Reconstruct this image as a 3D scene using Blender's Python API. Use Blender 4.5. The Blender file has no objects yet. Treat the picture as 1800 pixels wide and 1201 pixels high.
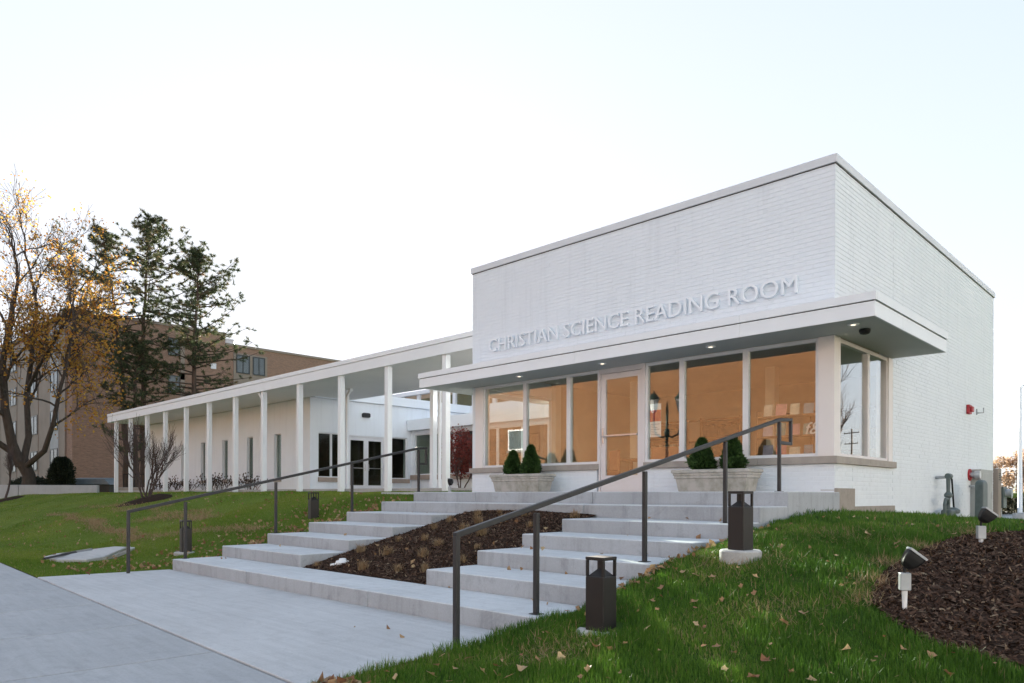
import bpy, bmesh, math, random
import numpy as np
from mathutils import Vector, Matrix

SC = bpy.context.scene
COL = SC.collection
R = math.radians
rnd = random.Random(7)
nrg = np.random.default_rng(11)

# ------------------------------------------------------------------ camera
cam_data = bpy.data.cameras.new('camera')
cam = bpy.data.objects.new('camera', cam_data)
COL.objects.link(cam)
cam_data.sensor_width = 36.0
cam_data.lens = 1285.1 / 1800 * 36
cam_data.shift_x = -3.5 / 1800
cam_data.shift_y = (870.5 - 600.5) / 1800
cam_data.clip_start = 0.05
cam_data.clip_end = 3000
CAM_A = 0.7981
cam.matrix_world = (Matrix.Translation((4.0437, -10.7536, -0.0184)) @ Matrix.Rotation(math.pi / 2 - CAM_A, 4, 'Z')
                    @ Matrix.Rotation(math.pi / 2, 4, 'X') @ Matrix.Rotation(0.003, 4, 'Z'))
SC.camera = cam

# ------------------------------------------------------------------ sky and sun
SUN = Vector((-0.807, 0.560, 0.187)).normalized()
SUN_EL = math.asin(SUN.z)
SUN_AZ = math.atan2(SUN.x, SUN.y)
world = bpy.data.worlds.new('World')
SC.world = world
world.use_nodes = True
wn = world.node_tree.nodes
bg = wn['Background']
sky = wn.new('ShaderNodeTexSky')
sky.sky_type = 'NISHITA'
sky.sun_disc = False
sky.sun_elevation = SUN_EL
sky.sun_rotation = SUN_AZ
sky.altitude = 200
sky.air_density = 1.0
sky.dust_density = 0.45
sky.ozone_density = 0.35
# thin high veil: evens the sky out softly, bright parts most
VK = 0.8
va = wn.new('ShaderNodeVectorMath'); va.operation = 'ADD'; va.inputs[1].default_value = (VK, VK, VK)
vd = wn.new('ShaderNodeVectorMath'); vd.operation = 'DIVIDE'
vs_ = wn.new('ShaderNodeVectorMath'); vs_.operation = 'MULTIPLY'; vs_.inputs[1].default_value = (1.18, 1.215, 1.33)
wl_ = world.node_tree.links
wl_.new(sky.outputs[0], va.inputs[0]); wl_.new(sky.outputs[0], vd.inputs[0]); wl_.new(va.outputs[0], vd.inputs[1]); wl_.new(vd.outputs[0], vs_.inputs[0])
wl_.new(vs_.outputs[0], bg.inputs[0])
bg.inputs[1].default_value = 0.13
sun_data = bpy.data.lights.new('sun', 'SUN')
sun_data.energy = 3.6
sun_data.angle = R(0.55)
sun_data.color = (1.0, 0.91, 0.78)
sun = bpy.data.objects.new('sun', sun_data)
COL.objects.link(sun)
sun.rotation_euler = (-SUN).to_track_quat('-Z', 'Y').to_euler()

SC.view_settings.view_transform = 'Standard'
SC.view_settings.look = 'None'
SC.view_settings.gamma = 1.0
SC.view_settings.use_curve_mapping = False
SC.view_settings.exposure = 3.0
SC.cycles.use_denoising = True
SC.cycles.max_bounces = 8
SC.cycles.diffuse_bounces = 4
SC.cycles.glossy_bounces = 4
SC.cycles.transmission_bounces = 6
SC.cycles.transparent_max_bounces = 24
SC.cycles.caustics_reflective = False
SC.cycles.caustics_refractive = False
SC.cycles.sample_clamp_indirect = 8

# ------------------------------------------------------------------ helpers
def tag(o, label=None, cat=None, group=None, kind=None):
    if label: o['label'] = label
    if cat: o['category'] = cat
    if group: o['group'] = group
    if kind: o['kind'] = kind
    return o

def empty(name, loc=(0, 0, 0), rz=0.0, label=None, cat=None, group=None):
    o = bpy.data.objects.new(name, None)
    COL.objects.link(o)
    o.location = loc
    o.rotation_euler = (0, 0, rz)
    o.empty_display_size = 0.2
    return tag(o, label, cat, group)

class MB:
    """collects polygons, then links them as one mesh object"""
    def __init__(self):
        self.v = []; self.f = []
    def add(self, vs, fs):
        n = len(self.v)
        self.v.extend([tuple(p) for p in vs])
        self.f.extend([tuple(i + n for i in q) for q in fs])
        return self
    def box(self, x0, x1, y0, y1, z0, z1):
        return self.add([(x0, y0, z0), (x1, y0, z0), (x1, y1, z0), (x0, y1, z0), (x0, y0, z1), (x1, y0, z1), (x1, y1, z1), (x0, y1, z1)],
                        [(0, 3, 2, 1), (4, 5, 6, 7), (0, 1, 5, 4), (1, 2, 6, 5), (2, 3, 7, 6), (3, 0, 4, 7)])
    def bar(self, a, b, w, h=None, up=(0, 0, 1)):
        a, b = Vector(a), Vector(b); h = h or w
        d = (b - a).normalized(); up = Vector(up)
        if abs(d.dot(up)) > 0.98: up = Vector((1, 0, 0))
        s = d.cross(up).normalized(); u = s.cross(d)
        q = [s * (w / 2) + u * (h / 2), -s * (w / 2) + u * (h / 2), -s * (w / 2) - u * (h / 2), s * (w / 2) - u * (h / 2)]
        return self.add([a + p for p in q] + [b + p for p in q], [(0, 1, 2, 3), (7, 6, 5, 4)] + [(i, i + 4, (i + 1) % 4 + 4, (i + 1) % 4) for i in range(4)])
    def tube(self, pts, rad, n=8, caps=True):
        pts = [Vector(p) for p in pts]
        if not hasattr(rad, '__len__'): rad = [rad] * len(pts)
        rings = []; ref = None
        for i, p in enumerate(pts):
            d = (pts[min(i + 1, len(pts) - 1)] - pts[max(i - 1, 0)])
            d = d.normalized() if d.length > 1e-9 else Vector((0, 0, 1))
            if ref is None:
                ref = Vector((1, 0, 0)) if abs(d.x) < 0.8 else Vector((0, 1, 0))
            s = (ref - d * ref.dot(d))
            s = s.normalized() if s.length > 1e-6 else d.orthogonal().normalized()
            ref = s; t = d.cross(s)
            rings.append([p + (s * math.cos(2 * math.pi * k / n) + t * math.sin(2 * math.pi * k / n)) * rad[i] for k in range(n)])
        vs = [q for r in rings for q in r]; fs = []
        for i in range(len(pts) - 1):
            for k in range(n):
                a = i * n + k; b = i * n + (k + 1) % n
                fs.append((a, b, b + n, a + n))
        if caps:
            fs.append(tuple(reversed(range(n)))); m = (len(pts) - 1) * n
            fs.append(tuple(range(m, m + n)))
        return self.add(vs, fs)
    def lathe(self, prof, n=16, c=(0, 0, 0)):
        """prof: list of (radius, z)"""
        vs = []; fs = []
        for r, z in prof:
            for k in range(n):
                a = 2 * math.pi * k / n
                vs.append((c[0] + r * math.cos(a), c[1] + r * math.sin(a), c[2] + z))
        for i in range(len(prof) - 1):
            for k in range(n):
                a = i * n + k; b = i * n + (k + 1) % n
                fs.append((a, b, b + n, a + n))
        fs.append(tuple(reversed(range(n)))); m = (len(prof) - 1) * n
        fs.append(tuple(range(m, m + n)))
        return self.add(vs, fs)
    def rects(self, prof, c=(0, 0, 0)):
        """stack of rectangles: (half x, half y, z)"""
        vs = []; fs = []
        for hx, hy, z in prof:
            vs += [(c[0] - hx, c[1] - hy, c[2] + z), (c[0] + hx, c[1] - hy, c[2] + z), (c[0] + hx, c[1] + hy, c[2] + z), (c[0] - hx, c[1] + hy, c[2] + z)]
        for i in range(len(prof) - 1):
            for k in range(4):
                a = i * 4 + k; b = i * 4 + (k + 1) % 4
                fs.append((a, b, b + 4, a + 4))
        fs.append((3, 2, 1, 0)); m = (len(prof) - 1) * 4
        fs.append((m, m + 1, m + 2, m + 3))
        return self.add(vs, fs)
    def build(self, name, mat, parent=None, bevel=0.0, smooth=False, segs=2):
        me = bpy.data.meshes.new(name)
        me.from_pydata(self.v, [], self.f)
        if bevel or True:
            bm = bmesh.new(); bm.from_mesh(me)
            bmesh.ops.recalc_face_normals(bm, faces=bm.faces)
            if bevel:
                bmesh.ops.bevel(bm, geom=bm.edges[:], offset=bevel, segments=segs, affect='EDGES', profile=0.5, clamp_overlap=True)
            bm.to_mesh(me); bm.free()
        if smooth:
            for p in me.polygons: p.use_smooth = True
        me.materials.append(mat)
        o = bpy.data.objects.new(name, me)
        COL.objects.link(o)
        if parent: o.parent = parent
        return o

def np_mesh(name, V, T, mat, parent=None, tint=None):
    """triangle mesh from arrays"""
    me = bpy.data.meshes.new(name)
    V = np.asarray(V, np.float32); T = np.asarray(T, np.int32)
    me.vertices.add(len(V)); me.vertices.foreach_set('co', V.ravel())
    k = T.shape[1]
    me.loops.add(T.size); me.loops.foreach_set('vertex_index', T.ravel())
    me.polygons.add(len(T)); me.polygons.foreach_set('loop_start', np.arange(len(T), dtype=np.int32) * k)
    me.update(calc_edges=True)
    if tint is not None:
        at = me.attributes.new('tint', 'FLOAT', 'POINT')
        at.data.foreach_set('value', np.asarray(tint, np.float32).ravel())
    me.materials.append(mat)
    o = bpy.data.objects.new(name, me)
    COL.objects.link(o)
    if parent: o.parent = parent
    return o

def inst(src, parent=None, loc=None, rz=None, rot=None, scale=None):
    c = src.copy(); COL.objects.link(c); c.parent = parent
    if loc is not None: c.location = loc
    if rz is not None: c.rotation_euler = (0, 0, rz)
    if rot is not None: c.rotation_euler = rot
    if scale is not None: c.scale = scale
    return c

def copy_tree(o, parent=None):
    kids = [c for c in COL.objects if c.parent == o]
    c = o.copy(); COL.objects.link(c); c.parent = parent
    for k in kids: copy_tree(k, c)
    return c

# ------------------------------------------------------------------ materials
def new_mat(name):
    m = bpy.data.materials.new(name); m.use_nodes = True
    nt = m.node_tree
    return m, nt, nt.nodes, nt.links, nt.nodes['Principled BSDF']

def noise(nt, scale, detail=4, rough=0.6, vec=None, dist=0.0):
    n = nt.nodes.new('ShaderNodeTexNoise')
    n.inputs['Scale'].default_value = scale; n.inputs['Detail'].default_value = detail
    n.inputs['Roughness'].default_value = rough; n.inputs['Distortion'].default_value = dist
    if vec: nt.links.new(vec, n.inputs['Vector'])
    return n.outputs['Fac']

def coords(nt, stretch=(1, 1, 1)):
    tc = nt.nodes.new('ShaderNodeTexCoord'); mp = nt.nodes.new('ShaderNodeMapping')
    mp.inputs['Scale'].default_value = stretch
    nt.links.new(tc.outputs['Object'], mp.inputs['Vector'])
    return mp.outputs['Vector']

def ramp(nt, fac, stops):
    r = nt.nodes.new('ShaderNodeValToRGB'); e = r.color_ramp.elements
    while len(e) < len(stops): e.new(0.5)
    for k, (p, c) in enumerate(stops):
        e[k].position = p; e[k].color = (*c, 1)
    nt.links.new(fac, r.inputs[0])
    return r.outputs[0]

def mixc(nt, fac, a, b, mode='MIX'):
    m = nt.nodes.new('ShaderNodeMix'); m.data_type = 'RGBA'; m.blend_type = mode
    for s, v in ((0, fac), (6, a), (7, b)):
        if hasattr(v, 'is_linked') or hasattr(v, 'links'): nt.links.new(v, m.inputs[s])
        else: m.inputs[s].default_value = v if s == 0 else (*v, 1)
    return m.outputs[2]

def bump(nt, h, strength, dist, bsdf):
    b = nt.nodes.new('ShaderNodeBump'); b.inputs['Strength'].default_value = strength; b.inputs['Distance'].default_value = dist
    nt.links.new(h, b.inputs['Height']); nt.links.new(b.outputs[0], bsdf.inputs['Normal'])

def pmat(name, c1, c2=None, scale=6, rough=0.6, bstr=0.0, bscale=40, bdist=0.01, metal=0.0, spec=0.5, stretch=(1, 1, 1), lo=0.35, hi=0.65):
    m, nt, N, L, b = new_mat(name)
    v = coords(nt, stretch)
    c2 = c2 or tuple(x * 0.88 for x in c1)
    f = noise(nt, scale, 5, 0.65, v)
    L.new(ramp(nt, f, [(lo, c1), (hi, c2)]), b.inputs['Base Color'])
    b.inputs['Roughness'].default_value = rough; b.inputs['Metallic'].default_value = metal
    b.inputs['Specular IOR Level'].default_value = spec
    if bstr: bump(nt, noise(nt, bscale, 4, 0.6, v), bstr, bdist, b)
    return m

M = {}
def painted(name, c1, c2, bscale, bstr):
    m, nt, N, L, b = new_mat(name)
    v = coords(nt)
    c = ramp(nt, noise(nt, 1.1, 6, 0.7, v), [(0.28, c1), (0.78, c2)])
    st = noise(nt, 2.2, 5, 0.7, coords(nt, (2.4, 2.4, 0.16)), 0.2)
    c = mixc(nt, ramp(nt, st, [(0.52, (0, 0, 0)), (0.80, (0.42, 0.42, 0.42))]), c, tuple(x * 0.80 for x in c2))
    bl = noise(nt, 9, 5, 0.75, v)
    c = mixc(nt, ramp(nt, bl, [(0.60, (0, 0, 0)), (0.78, (0.30, 0.30, 0.30))]), c, tuple(x * 0.86 for x in c2))
    L.new(c, b.inputs['Base Color']); b.inputs['Roughness'].default_value = 0.58; b.inputs['Specular IOR Level'].default_value = 0.3
    bump(nt, noise(nt, bscale, 4, 0.65, v), bstr, 0.004, b)
    return m
M['white_brick'] = painted('white_painted_brick', (0.78, 0.825, 0.87), (0.735, 0.78, 0.825), 60, 0.5)
M['white_wall'] = painted('white_painted_wall', (0.84, 0.885, 0.93), (0.80, 0.845, 0.89), 25, 0.25)
M['white_metal'] = pmat('white_metal', (0.81, 0.845, 0.88), (0.77, 0.805, 0.84), 1.2, 0.42, lo=0.3, hi=0.7)
M['coping'] = pmat('grey_white_coping', (0.66, 0.68, 0.71), (0.61, 0.63, 0.66), 1.0, 0.42)
M['pier'] = pmat('pale_pink_pier_panel', (0.80, 0.76, 0.745), (0.77, 0.725, 0.71), 0.9, 0.5)
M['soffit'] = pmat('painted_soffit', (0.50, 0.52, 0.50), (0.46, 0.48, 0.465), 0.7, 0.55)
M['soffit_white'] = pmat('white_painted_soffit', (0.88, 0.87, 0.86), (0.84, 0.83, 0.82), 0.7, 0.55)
M['gap'] = pmat('dark_joint', (0.05, 0.045, 0.04), None, 10, 0.8)
M['frame'] = pmat('white_window_frame', (0.78, 0.79, 0.81), (0.74, 0.75, 0.77), 2, 0.4)
M['doorframe'] = pmat('pale_door_frame', (0.74, 0.70, 0.70), (0.71, 0.665, 0.66), 2, 0.4)
M['sill'] = pmat('limestone_sill', (0.40, 0.36, 0.32), (0.33, 0.295, 0.265), 5, 0.75, 0.2, 60, 0.004)
M['sill_red'] = pmat('tan_stone_sill', (0.42, 0.34, 0.28), (0.36, 0.29, 0.24), 5, 0.75)
M['dark_metal'] = pmat('dark_bronze_metal', (0.013, 0.0115, 0.0115), (0.010, 0.009, 0.009), 6, 0.5, 0.08, 200, 0.001)
M['rail'] = pmat('grey_bronze_rail_paint', (0.040, 0.041, 0.043), (0.032, 0.032, 0.034), 8, 0.42, spec=0.3)
M['black'] = pmat('black_plastic', (0.010, 0.010, 0.011), None, 8, 0.5, spec=0.3)
M['steel'] = pmat('brushed_steel', (0.60, 0.60, 0.61), (0.50, 0.50, 0.51), 10, 0.32, metal=0.9)
M['galv'] = pmat('galvanised_grey', (0.42, 0.44, 0.46), (0.34, 0.36, 0.38), 9, 0.5, metal=0.3)
M['meter_green'] = pmat('grey_green_meter_paint', (0.10, 0.13, 0.13), (0.075, 0.10, 0.10), 9, 0.5)
M['cab'] = pmat('grey_cabinet_paint', (0.36, 0.37, 0.36), (0.31, 0.32, 0.31), 4, 0.5)
M['red'] = pmat('red_paint', (0.42, 0.02, 0.03), (0.36, 0.018, 0.025), 6, 0.4)
M['white_plastic'] = pmat('white_plastic', (0.80, 0.81, 0.82), (0.70, 0.71, 0.72), 20, 0.4)
M['apt_window'] = pmat('dark_window_frame', (0.04, 0.05, 0.055), None, 3, 0.4)
M['stone_panel'] = pmat('beige_stone_panel', (0.30, 0.25, 0.215), (0.25, 0.21, 0.18), 0.6, 0.8)
M['blind'] = pmat('pale_window_blind', (0.38, 0.40, 0.42), (0.30, 0.32, 0.34), 3, 0.7, stretch=(1, 1, 0.05))
M['wood'] = pmat('oak_wood', (0.26, 0.14, 0.065), (0.19, 0.10, 0.045), 6, 0.45, stretch=(1, 8, 8))
M['inner_wall'] = pmat('warm_interior_wall', (0.50, 0.40, 0.30), (0.44, 0.35, 0.26), 1, 0.8)
M['inner_ceiling'] = pmat('interior_ceiling', (0.66, 0.60, 0.50), None, 1, 0.8)
M['carpet'] = pmat('interior_carpet', (0.16, 0.12, 0.10), (0.12, 0.09, 0.075), 30, 0.95)
M['dark_room'] = pmat('dim_interior_wall', (0.20, 0.17, 0.13), (0.15, 0.13, 0.10), 0.8, 0.9)
M['bark'] = pmat('grey_brown_bark', (0.075, 0.058, 0.045), (0.045, 0.035, 0.028), 9, 0.9, 0.8, 30, 0.03, stretch=(1, 1, 0.25))
M['bark_pine'] = pmat('pine_bark', (0.10, 0.065, 0.045), (0.055, 0.04, 0.032), 7, 0.9, 0.8, 20, 0.03, stretch=(1, 1, 0.3))
M['twig'] = pmat('bare_twig', (0.085, 0.06, 0.055), (0.06, 0.045, 0.04), 12, 0.9)
M['stone'] = pmat('planter_cast_stone', (0.46, 0.44, 0.41), (0.25, 0.25, 0.20), 4.5, 0.85, 0.35, 40, 0.006, lo=0.42, hi=0.72)
M['asphalt'] = pmat('asphalt', (0.055, 0.055, 0.057), (0.042, 0.042, 0.044), 30, 0.9, 0.3, 120, 0.004)
M['copper'] = pmat('blue_grey_sheet_metal', (0.16, 0.20, 0.23), (0.12, 0.155, 0.18), 2, 0.45, metal=0.2)
M['terracotta'] = pmat('terracotta', (0.36, 0.14, 0.07), None, 6, 0.8)
M['soil'] = pmat('dark_soil', (0.042, 0.026, 0.019), (0.028, 0.018, 0.013), 14, 0.95, 0.8, 30, 0.03, spec=0.08)

def concrete(name, c1, c2, streak=True, stain=0.5, lines=0.0):
    m, nt, N, L, b = new_mat(name)
    v = coords(nt)
    big = noise(nt, 0.9, 5, 0.6, v)
    base = ramp(nt, big, [(0.30, c1), (0.72, c2)])
    fine = noise(nt, 55, 4, 0.7, v)
    base = mixc(nt, 0.22, base, ramp(nt, fine, [(0.35, (0.36, 0.36, 0.36)), (0.65, (0.64, 0.64, 0.64))]), 'OVERLAY')
    if streak:
        vs = coords(nt, (0.7, 9, 9))
        st = noise(nt, 1.6, 4, 0.6, vs, 0.3)
        base = mixc(nt, 0.30, base, ramp(nt, st, [(0.32, (0.38, 0.38, 0.38)), (0.68, (0.62, 0.62, 0.62))]), 'OVERLAY')
    if stain:
        sn = noise(nt, 2.6, 6, 0.75, v, 0.6)
        base = mixc(nt, ramp(nt, sn, [(0.56, (0, 0, 0)), (0.74, (stain, stain, stain))]), base, tuple(x * 0.72 for x in c2))
    drip = noise(nt, 3.2, 5, 0.7, coords(nt, (2.2, 2.2, 0.35)), 0.4)
    base = mixc(nt, ramp(nt, drip, [(0.50, (0, 0, 0)), (0.76, (0.55 * stain + 0.1,) * 3)]), base, tuple(x * 0.62 for x in c2))
    spk = noise(nt, 24, 3, 0.6, v)
    base = mixc(nt, ramp(nt, spk, [(0.66, (0, 0, 0)), (0.74, (0.25, 0.25, 0.25))]), base, tuple(x * 0.55 for x in c2))
    L.new(base, b.inputs['Base Color'])
    b.inputs['Roughness'].default_value = 0.78
    b.inputs['Specular IOR Level'].default_value = 0.35
    bump(nt, noise(nt, 90, 5, 0.7, v), 0.25, 0.004, b)
    return m
M['concrete'] = concrete('light_broom_concrete', (0.46, 0.455, 0.45), (0.39, 0.385, 0.38), stain=0.3)
M['concrete_walk'] = concrete('grey_walk_concrete', (0.53, 0.535, 0.545), (0.46, 0.465, 0.475), stain=0.4)
M['concrete_side'] = concrete('vignetted_sidewalk_concrete', (0.40, 0.41, 0.425), (0.345, 0.355, 0.37), stain=0.45)  # same concrete as the landing, darkened to put lens vignetting into the colour
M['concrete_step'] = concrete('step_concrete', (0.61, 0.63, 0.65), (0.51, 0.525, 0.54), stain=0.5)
M['riser'] = concrete('formed_shaded_riser_concrete', (0.42, 0.445, 0.475), (0.33, 0.345, 0.365), streak=False, stain=0.8)  # stained form finish; part of the dark tone is shade put into colour
M['foundation'] = concrete('tan_foundation_concrete', (0.36, 0.32, 0.28), (0.27, 0.24, 0.21), stain=0.6)
M['low_wall'] = concrete('low_wall_concrete', (0.44, 0.46, 0.48), (0.37, 0.385, 0.40), streak=False, stain=0.3)

def brick_mat(name, ca, cb, cm, w=0.21, h=0.0715):
    m, nt, N, L, b = new_mat(name)
    tc = N.new('ShaderNodeTexCoord'); sp = N.new('ShaderNodeSeparateXYZ'); cb_ = N.new('ShaderNodeCombineXYZ'); ad = N.new('ShaderNodeMath')
    L.new(tc.outputs['Object'], sp.inputs[0]); ad.operation = 'ADD'
    L.new(sp.outputs[0], ad.inputs[0]); L.new(sp.outputs[1], ad.inputs[1])
    L.new(ad.outputs[0], cb_.inputs[0]); L.new(sp.outputs[2], cb_.inputs[1])
    br = N.new('ShaderNodeTexBrick')
    br.inputs['Scale'].default_value = 1.0; br.inputs['Brick Width'].default_value = w; br.inputs['Row Height'].default_value = h
    br.inputs['Mortar Size'].default_value = 0.006; br.inputs['Mortar Smooth'].default_value = 0.2; br.inputs['Bias'].default_value = -0.1
    br.inputs['Color1'].default_value = (*ca, 1); br.inputs['Color2'].default_value = (*cb, 1); br.inputs['Mortar'].default_value = (*cm, 1)
    L.new(cb_.outputs[0], br.inputs['Vector'])
    n = noise(nt, 0.5, 4, 0.6)
    nb = noise(nt, 3.0, 3, 0.6, coords(nt, (0.6, 0.6, 4)))
    c = mixc(nt, 0.5, br.outputs['Color'], ramp(nt, n, [(0.3, (0.38, 0.38, 0.38)), (0.7, (0.6, 0.6, 0.6))]), 'OVERLAY')
    c = mixc(nt, 0.5, c, ramp(nt, nb, [(0.3, (0.36, 0.36, 0.36)), (0.7, (0.62, 0.62, 0.62))]), 'OVERLAY')
    L.new(c, b.inputs['Base Color']); b.inputs['Roughness'].default_value = 0.9
    bump(nt, br.outputs['Fac'], -0.5, 0.01, b)
    return m
M['apt_brick'] = brick_mat('brown_apartment_brick', (0.32, 0.19, 0.14), (0.24, 0.148, 0.11), (0.34, 0.26, 0.215))
M['stucco'] = pmat('pale_fill_stucco', (0.62, 0.64, 0.68), (0.56, 0.58, 0.62), 0.6, 0.85)  # light-bouncing front of the added building across the street
M['fill_stucco_warm'] = pmat('cream_fill_stucco', (0.68, 0.61, 0.54), (0.62, 0.555, 0.49), 0.6, 0.85)  # warm tone so the added building's bounce neutralises the side wall
M['street_brick'] = brick_mat('orange_brown_brick', (0.34, 0.135, 0.046), (0.18, 0.068, 0.024), (0.40, 0.24, 0.12))

def glass_mat(name, refl, tint=(0.86, 0.93, 0.90), gl=(1, 1, 1), rough=0.0, graze=1.5):
    m, nt, N, L, b = new_mat(name)
    N.remove(b)
    out = N['Material Output']
    tr = N.new('ShaderNodeBsdfTransparent'); tr.inputs[0].default_value = (*tint, 1)
    g = N.new('ShaderNodeBsdfGlossy'); g.inputs['Roughness'].default_value = rough; g.inputs['Color'].default_value = (*gl, 1)
    fr = N.new('ShaderNodeLayerWeight'); fr.inputs[0].default_value = 0.5
    pw = N.new('ShaderNodeMath'); pw.operation = 'POWER'; L.new(fr.outputs['Facing'], pw.inputs[0]); pw.inputs[1].default_value = 4.0
    a = N.new('ShaderNodeMath'); a.operation = 'MULTIPLY_ADD'; a.use_clamp = True
    L.new(pw.outputs[0], a.inputs[0]); a.inputs[1].default_value = graze; a.inputs[2].default_value = refl
    mx = N.new('ShaderNodeMixShader')
    L.new(a.outputs[0], mx.inputs[0]); L.new(tr.outputs[0], mx.inputs[1]); L.new(g.outputs[0], mx.inputs[2])
    L.new(mx.outputs[0], out.inputs['Surface'])
    # faint waviness of real panes
    bp = N.new('ShaderNodeBump'); bp.inputs['Strength'].default_value = 0.02; bp.inputs['Distance'].default_value = 0.02
    L.new(noise(nt, 1.2, 1, 0.4, coords(nt)), bp.inputs['Height'])
    L.new(bp.outputs[0], g.inputs['Normal'])
    return m
M['glass'] = glass_mat('coated_shop_glass', 0.085, (0.93, 0.965, 0.95))
M['glass_wing'] = glass_mat('grey_window_glass', 0.02, (0.75, 0.79, 0.75), graze=0.5)
M['glass_far'] = glass_mat('far_window_glass', 0.06, (0.65, 0.69, 0.70), graze=0.4)

def emit_mat(name, c, s):
    m, nt, N, L, b = new_mat(name)
    b.inputs['Base Color'].default_value = (*c, 1)
    b.inputs['Emission Color'].default_value = (*c, 1); b.inputs['Emission Strength'].default_value = s
    return m
M['lamp'] = emit_mat('lit_lamp', (1.0, 0.86, 0.66), 0.22)
M['lamp_room'] = emit_mat('lit_room_lamp', (1.0, 0.78, 0.50), 2.2)

def leaf_mat(name, stops, trans=0.35, attr=True, rough=0.6):
    m, nt, N, L, b = new_mat(name)
    if attr:
        a = N.new('ShaderNodeAttribute'); a.attribute_name = 'tint'; f = a.outputs['Fac']
    else:
        oi = N.new('ShaderNodeObjectInfo'); f = oi.outputs['Random']
    c = ramp(nt, f, stops)
    L.new(c, b.inputs['Base Color']); b.inputs['Roughness'].default_value = rough; b.inputs['Specular IOR Level'].default_value = 0.25 if rough < 0.8 else 0.05
    t = N.new('ShaderNodeBsdfTranslucent'); L.new(c, t.inputs[0])
    mx = N.new('ShaderNodeMixShader'); mx.inputs[0].default_value = trans
    L.new(b.outputs[0], mx.inputs[1]); L.new(t.outputs[0], mx.inputs[2]); L.new(mx.outputs[0], N['Material Output'].inputs['Surface'])
    return m
M['maple_leaf'] = leaf_mat('autumn_maple_leaf', [(0.0, (0.46, 0.20, 0.04)), (0.5, (0.56, 0.36, 0.07)), (1.0, (0.40, 0.15, 0.035))], 0.5)
M['needle'] = leaf_mat('pine_needle', [(0.0, (0.065, 0.088, 0.042)), (0.7, (0.10, 0.12, 0.058)), (1.0, (0.26, 0.17, 0.09))], 0.3)
M['spruce'] = leaf_mat('dwarf_spruce_needle', [(0.0, (0.020, 0.050, 0.012)), (1.0, (0.055, 0.11, 0.028))], 0.15)
M['thuja'] = leaf_mat('dark_arborvitae_leaf', [(0.0, (0.010, 0.016, 0.010)), (1.0, (0.025, 0.035, 0.018))], 0.1)
M['red_leaf'] = leaf_mat('red_maple_leaf', [(0.0, (0.16, 0.035, 0.03)), (1.0, (0.26, 0.06, 0.045))], 0.3)
M['far_leaf'] = leaf_mat('haze_paled_autumn_leaf', [(0.0, (0.40, 0.31, 0.24)), (0.5, (0.46, 0.35, 0.26)), (1.0, (0.52, 0.33, 0.18))], 0.45)  # leaf colours paled, distance haze put into them
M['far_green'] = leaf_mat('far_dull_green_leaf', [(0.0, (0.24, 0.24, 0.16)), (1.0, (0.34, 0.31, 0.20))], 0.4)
M['grass_r'] = leaf_mat('lush_grass_blade', [(0.0, (0.045, 0.115, 0.012)), (0.6, (0.085, 0.185, 0.020)), (0.93, (0.14, 0.24, 0.032)), (1.0, (0.26, 0.22, 0.10))], 0.25, rough=0.5)
M['grass_l'] = leaf_mat('lawn_grass_blade', [(0.0, (0.085, 0.165, 0.016)), (0.6, (0.145, 0.225, 0.028)), (0.9, (0.22, 0.265, 0.045)), (1.0, (0.30, 0.24, 0.12))], 0.25, rough=0.5)
M['straw'] = leaf_mat('dry_straw_blade', [(0.0, (0.30, 0.20, 0.11)), (0.6, (0.38, 0.28, 0.16)), (1.0, (0.24, 0.14, 0.075))], 0.25)
M['fallen'] = leaf_mat('fallen_leaf', [(0.0, (0.34, 0.20, 0.10)), (0.3, (0.46, 0.31, 0.17)), (0.55, (0.25, 0.11, 0.055)), (0.8, (0.40, 0.24, 0.13)), (1.0, (0.50, 0.38, 0.22))], 0.2, attr=False)
M['fallen_many'] = leaf_mat('fallen_leaf_litter', [(0.0, (0.30, 0.17, 0.08)), (0.4, (0.42, 0.29, 0.16)), (0.7, (0.22, 0.10, 0.05)), (1.0, (0.46, 0.35, 0.20))], 0.2)
M['chip'] = leaf_mat('mulch_chip', [(0.0, (0.030, 0.019, 0.014)), (0.55, (0.078, 0.046, 0.033)), (0.92, (0.135, 0.085, 0.060)), (1.0, (0.28, 0.21, 0.14))], 0.0, rough=0.9)
def lawn_mat(name, c1, c2, c3):
    m, nt, N, L, b = new_mat(name)
    v = coords(nt)
    c = ramp(nt, noise(nt, 1.1, 5, 0.65, v), [(0.3, c1), (0.7, c2)])
    c = mixc(nt, ramp(nt, noise(nt, 0.55, 6, 0.7, v, 0.5), [(0.58, (0, 0, 0)), (0.72, (0.6, 0.6, 0.6))]), c, c3)
    c = mixc(nt, 0.5, c, ramp(nt, noise(nt, 40, 4, 0.7, v), [(0.3, (0.3, 0.3, 0.3)), (0.7, (0.65, 0.65, 0.65))]), 'OVERLAY')
    L.new(c, b.inputs['Base Color']); b.inputs['Roughness'].default_value = 0.95; b.inputs['Specular IOR Level'].default_value = 0.1
    bump(nt, noise(nt, 60, 5, 0.7, v), 0.8, 0.03, b)
    return m
M['lawn_r'] = lawn_mat('dense_green_turf', (0.036, 0.080, 0.012), (0.050, 0.100, 0.016), (0.13, 0.105, 0.05))
M['lawn_l'] = lawn_mat('yellow_green_turf', (0.105, 0.155, 0.024), (0.14, 0.185, 0.032), (0.22, 0.19, 0.085))
M['ground'] = lawn_mat('far_ground', (0.10, 0.10, 0.05), (0.12, 0.11, 0.06), (0.15, 0.12, 0.07))
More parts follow.
